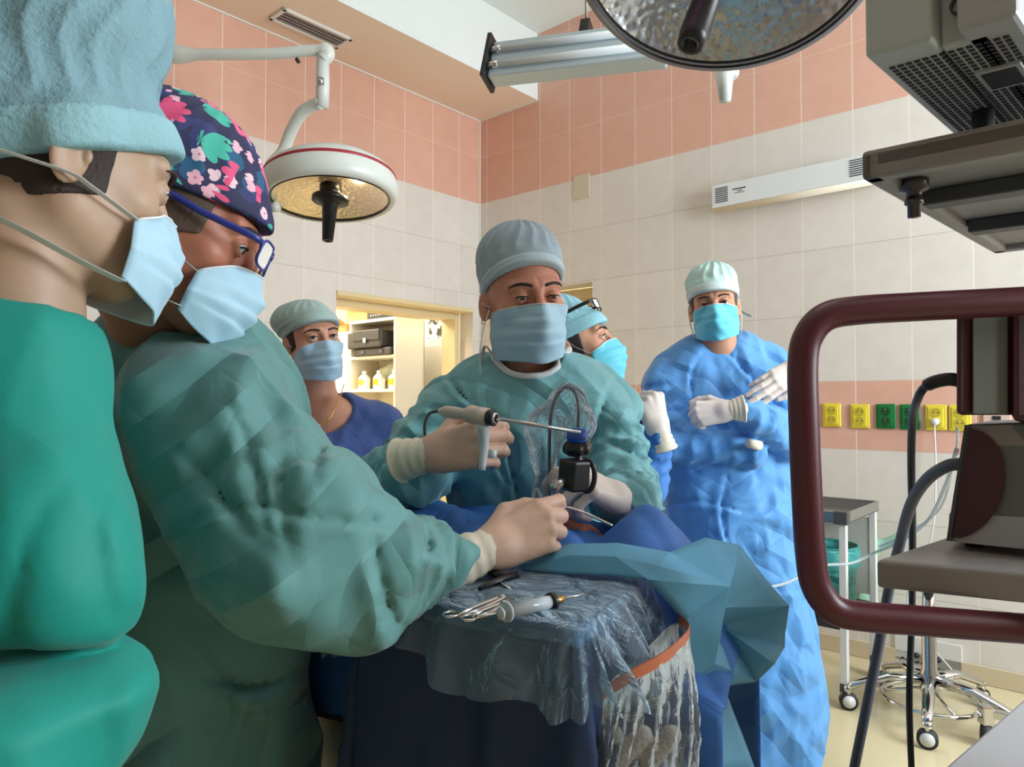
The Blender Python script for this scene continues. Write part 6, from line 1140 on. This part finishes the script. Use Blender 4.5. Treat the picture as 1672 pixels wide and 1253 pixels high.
# ---------------------------------------------------------------- side room
def SB(name, m, boxes, parent, **k):                                     # boxes in (u, v, z)
    g = G()
    for (u0, v0, z0), (u1, v1, z1) in boxes: g.box((u0, -v1, z0), (u1, -v0, z1), ROOM)
    return g.mk(name, m, parent, **k)
M_sh = mat('shelf_cream', L(226, 218, 200), 0.5); va, vb, ua, ub = 0.078, 0.36, -0.5, -1.054; Yc = 5.16
def zh(py, Y=5.2): return CAMZ + (655 - py) / 1165 * Y
t = thing('shelf_unit', 'tall cream shelf unit seen through the doorway, its front open', 'shelf unit', RP(-0.78, 0.22, 0)); zt = zh(518)
SB('side_panel', M_sh, [((ua - 0.02, va, 0), (ua, vb, zt))], t, bevel=0.002); SB('side_panel', M_sh, [((ub, va, 0), (ub + 0.02, vb, zt))], t, bevel=0.002); SB('back_panel', M_sh, [((ub, va, 0), (ua, va + 0.01, zt))], t)
for z in (zt - 0.02, zh(584), zh(640), 0.7, 0.35, 0.05): SB('shelf_board', M_sh, [((ub + 0.001, va + 0.001, z), (ua - 0.001, vb + 0.004, z + 0.022))], t, bevel=0.002)
t = thing('shelf_unit', 'second cream shelf unit left of the tall open one', 'shelf unit', RP(-1.4, 0.22, 0)); SB('carcass', M_sh, [((-1.7, va, 0), (ub - 0.01, vb, zh(534)))], t, bevel=0.003); SB('door', M_sh, [((-1.69, vb, 0.05), (ub - 0.02, vb + 0.015, 1.2))], t, bevel=0.002)
M_card = mat('cardboard', L(206, 150, 92), 0.8, var=(8, 0.08))
for k, (u0, u1, zz_, lab) in enumerate(((-1.40, -1.14, 0.07, 'low open cardboard box on the left shelf unit'), (-1.12, -0.86, 0.10, 'taller cardboard box beside the black recorder'))):
    zb_ = zh(534) + 0.001 if k == 0 else zt + 0.003; t = thing('cardboard_box', lab, 'box', RP((u0 + u1) / 2, 0.2, zb_)); SB('carton', M_card, [((u0, 0.12, zb_), (u1, 0.34, zb_ + zz_))], t, bevel=0.002)
    g = G(); p = [ROOM @ V3(v) for v in ((u0, -0.34, zb_ + zz_), (u1, -0.34, zb_ + zz_), (u1 + 0.01, -0.40, zb_ + zz_ + 0.03), (u0 + 0.01, -0.40, zb_ + zz_ + 0.03))]; g.add(p, [(0, 1, 2, 3)]); g.mk('flap', M_card, t, solid=0.003)
t = thing('recorder', 'black electronic recorder lying on top of the open shelf unit', 'recorder', RP(-0.66, 0.2, zt + 0.003)); SB('housing', mat('recorder_grey', L(60, 56, 54), 0.4), [((-0.84, 0.11, zt + 0.003), (-0.51, 0.35, zt + 0.065))], t, bevel=0.003); SB('front_panel', M_black, [((-0.835, 0.35, zt + 0.008), (-0.515, 0.355, zt + 0.06))], t)
for k in range(5): SB('button', M_lg, [((-0.80 + 0.03 * k, 0.355, zt + 0.025), (-0.787 + 0.03 * k, 0.358, zt + 0.035))], t)
z1 = zh(584) + 0.023; t = thing('hard_case', 'flat black hard case under the briefcase', 'case', RP(-0.72, 0.3, z1)); SB('shell', mat('case_black', L(44, 42, 42), 0.5), [((-0.98, 0.12, z1), (-0.53, 0.38, z1 + 0.055))], t, bevel=0.008); SB('latch', M_dg, [((-0.88, 0.38, z1 + 0.015), (-0.84, 0.385, z1 + 0.04)), ((-0.66, 0.38, z1 + 0.015), (-0.62, 0.385, z1 + 0.04))], t)
t = thing('briefcase', 'black leather briefcase with a metal clasp on the shelf', 'briefcase', RP(-0.8, 0.3, z1 + 0.056)); SB('body', mat('leather_black', L(34, 32, 32), 0.45, bump=(200, 0.5, 0.002)), [((-1.03, 0.14, z1 + 0.056), (-0.62, 0.40, z1 + 0.185))], t, bevel=0.012); SB('flap', bpy.data.materials['leather_black'], [((-0.95, 0.39, z1 + 0.11), (-0.63, 0.41, z1 + 0.19))], t, bevel=0.006); SB('clasp', M_chrome, [((-0.81, 0.41, z1 + 0.095), (-0.78, 0.416, z1 + 0.13))], t)
z2 = zh(640) + 0.023; M_tub = mat('tub_white', L(236, 234, 226), 0.4); M_ylab = mat('label_yellow', L(236, 206, 40), 0.5)
for k, u_ in enumerate((-0.94, -0.76, -0.58)):
    t = thing('bottle', ('white bottle with a yellow label at the left end of the shelf', 'white bottle with a yellow label in the middle of the shelf', 'white bottle with a yellow label at the right end of the shelf')[k], 'bottle', RP(u_, 0.32, z2), 'white bottles with yellow labels'); c = Matrix.Translation(RP(u_, 0.30, z2)); g = G(); g.lathe([(0.045, 0), (0.047, 0.01), (0.047, 0.085), (0.03, 0.105), (0.018, 0.112)], c, 20); g.mk('body', M_tub, t, True); g = G(); g.lathe([(0.019, 0.11), (0.019, 0.135), (0.012, 0.14)], c, 16); g.mk('cap', M_tub, t, True); g = G(); g.lathe([(0.048, 0.03), (0.048, 0.075)], c, 20, False); g.mk('label_band', M_ylab, t, True)
    t = thing('tray_bin', ('white plastic bin left of the middle bottle', 'white plastic bin between the middle and right bottles', 'white plastic bin at the far right of the shelf')[k], 'bin', RP(u_ + 0.08, 0.3, z2), 'white plastic bins on the shelf'); g = G(); v_ = [(u_ + 0.055, 0.2), (u_ + 0.1 if k < 2 else u_ + 0.055, 0.2)]; g.lathe([(0.0001, 0), (0.022, 0), (0.028, 0.075), (0.026, 0.075), (0.02, 0.004)], Matrix.Translation(RP(u_ + (0.085 if k < 2 else 0.055), 0.345 if k < 2 else 0.2, z2)), 4, False); g.mk('bin', M_tub, t)
fl = Field(*[axis(a, b, 0.006) for a, b in ((RP(-1.05, 0.3).x - 0.1, RP(-0.5, 0.1).x + 0.1), (RP(-0.5, 0.3).y - 0.3, RP(-1.0, 0.1).y + 0.1), (z2 + 0.0, z2 + 0.26))]); 
for k in range(7): fl.ell(RP(-0.90 + 0.055 * k, 0.17, z2 + 0.10 + 0.05 * math.sin(k * 0.5)), (0.05, 0.045, 0.055), 0.02)
qq = (fl.ax[0][:, None, None], fl.ax[1][None, :, None], fl.ax[2][None, None, :]); fl.F = fl.F + crumple(qq, 40, 3) * 0.025; fl.F = np.maximum(fl.F, (z2 + 0.002) - qq[2]); t = thing('plastic_bag', 'pale crumpled plastic bag behind the bottles on the shelf', 'bag', RP(-0.75, 0.17, z2)); sdf_mesh('bag', fl, mat('bag_pale', L(214, 224, 206), 0.3), t)
t = thing('cupboard', 'white cupboard right of the shelf unit in the side room', 'cupboard', RP(-0.62, -0.35, 0)); SB('carcass', M_white, [((-1.1, -0.62, 0), (-0.36, -0.10, zh(556, 5.4)))], t, bevel=0.004); SB('door', M_white, [((-1.09, -0.10, 0.06), (-0.37, -0.085, zh(562, 5.4)))], t, bevel=0.003)
t = thing('poster', 'framed black and white print above the white cupboard', 'poster', RP(-1.5, -0.98, 1.95)); pm = mat('print', L(200, 196, 190), 0.5); N, K = nodes(pm); tc = N.new('ShaderNodeTexCoord'); nz = N.new('ShaderNodeTexNoise'); nz.inputs['Scale'].default_value = 14; nz.inputs['Detail'].default_value = 3; r_ = N.new('ShaderNodeValToRGB'); r_.color_ramp.elements[0].position = 0.46; r_.color_ramp.elements[0].color = L(60, 62, 66); r_.color_ramp.elements[1].position = 0.52; r_.color_ramp.elements[1].color = L(222, 220, 214); K.new(tc.outputs['Object'], nz.inputs[0]); K.new(nz.outputs[0], r_.inputs[0]); K.new(r_.outputs[0], N['Principled BSDF'].inputs['Base Color'])
SB('frame', M_white, [((-1.66, -1.0, 1.80), (-1.38, -0.985, 2.1))], t); SB('print', pm, [((-1.64, -0.985, 1.82), (-1.40, -0.98, 2.08))], t)
t = thing('wash_basin', 'white curved basin low in the doorway beside the green sleeve', 'basin', RP(-0.35, 0.45, 0)); p = P(668, 842, 4.6); g = G(); g.lathe([(0.05, 0), (0.05, p.z - 0.15)], Matrix.Translation((p.x, p.y, 0)), 16); g.mk('pedestal', M_wframe, t, True); g = G(); g.lathe([(0.02, -0.15), (0.10, -0.13), (0.15, -0.05), (0.17, 0.03), (0.165, 0.035), (0.14, -0.04), (0.02, -0.11)], Matrix.Translation(p), 32, False); g.mk('bowl', M_wframe, t, True)
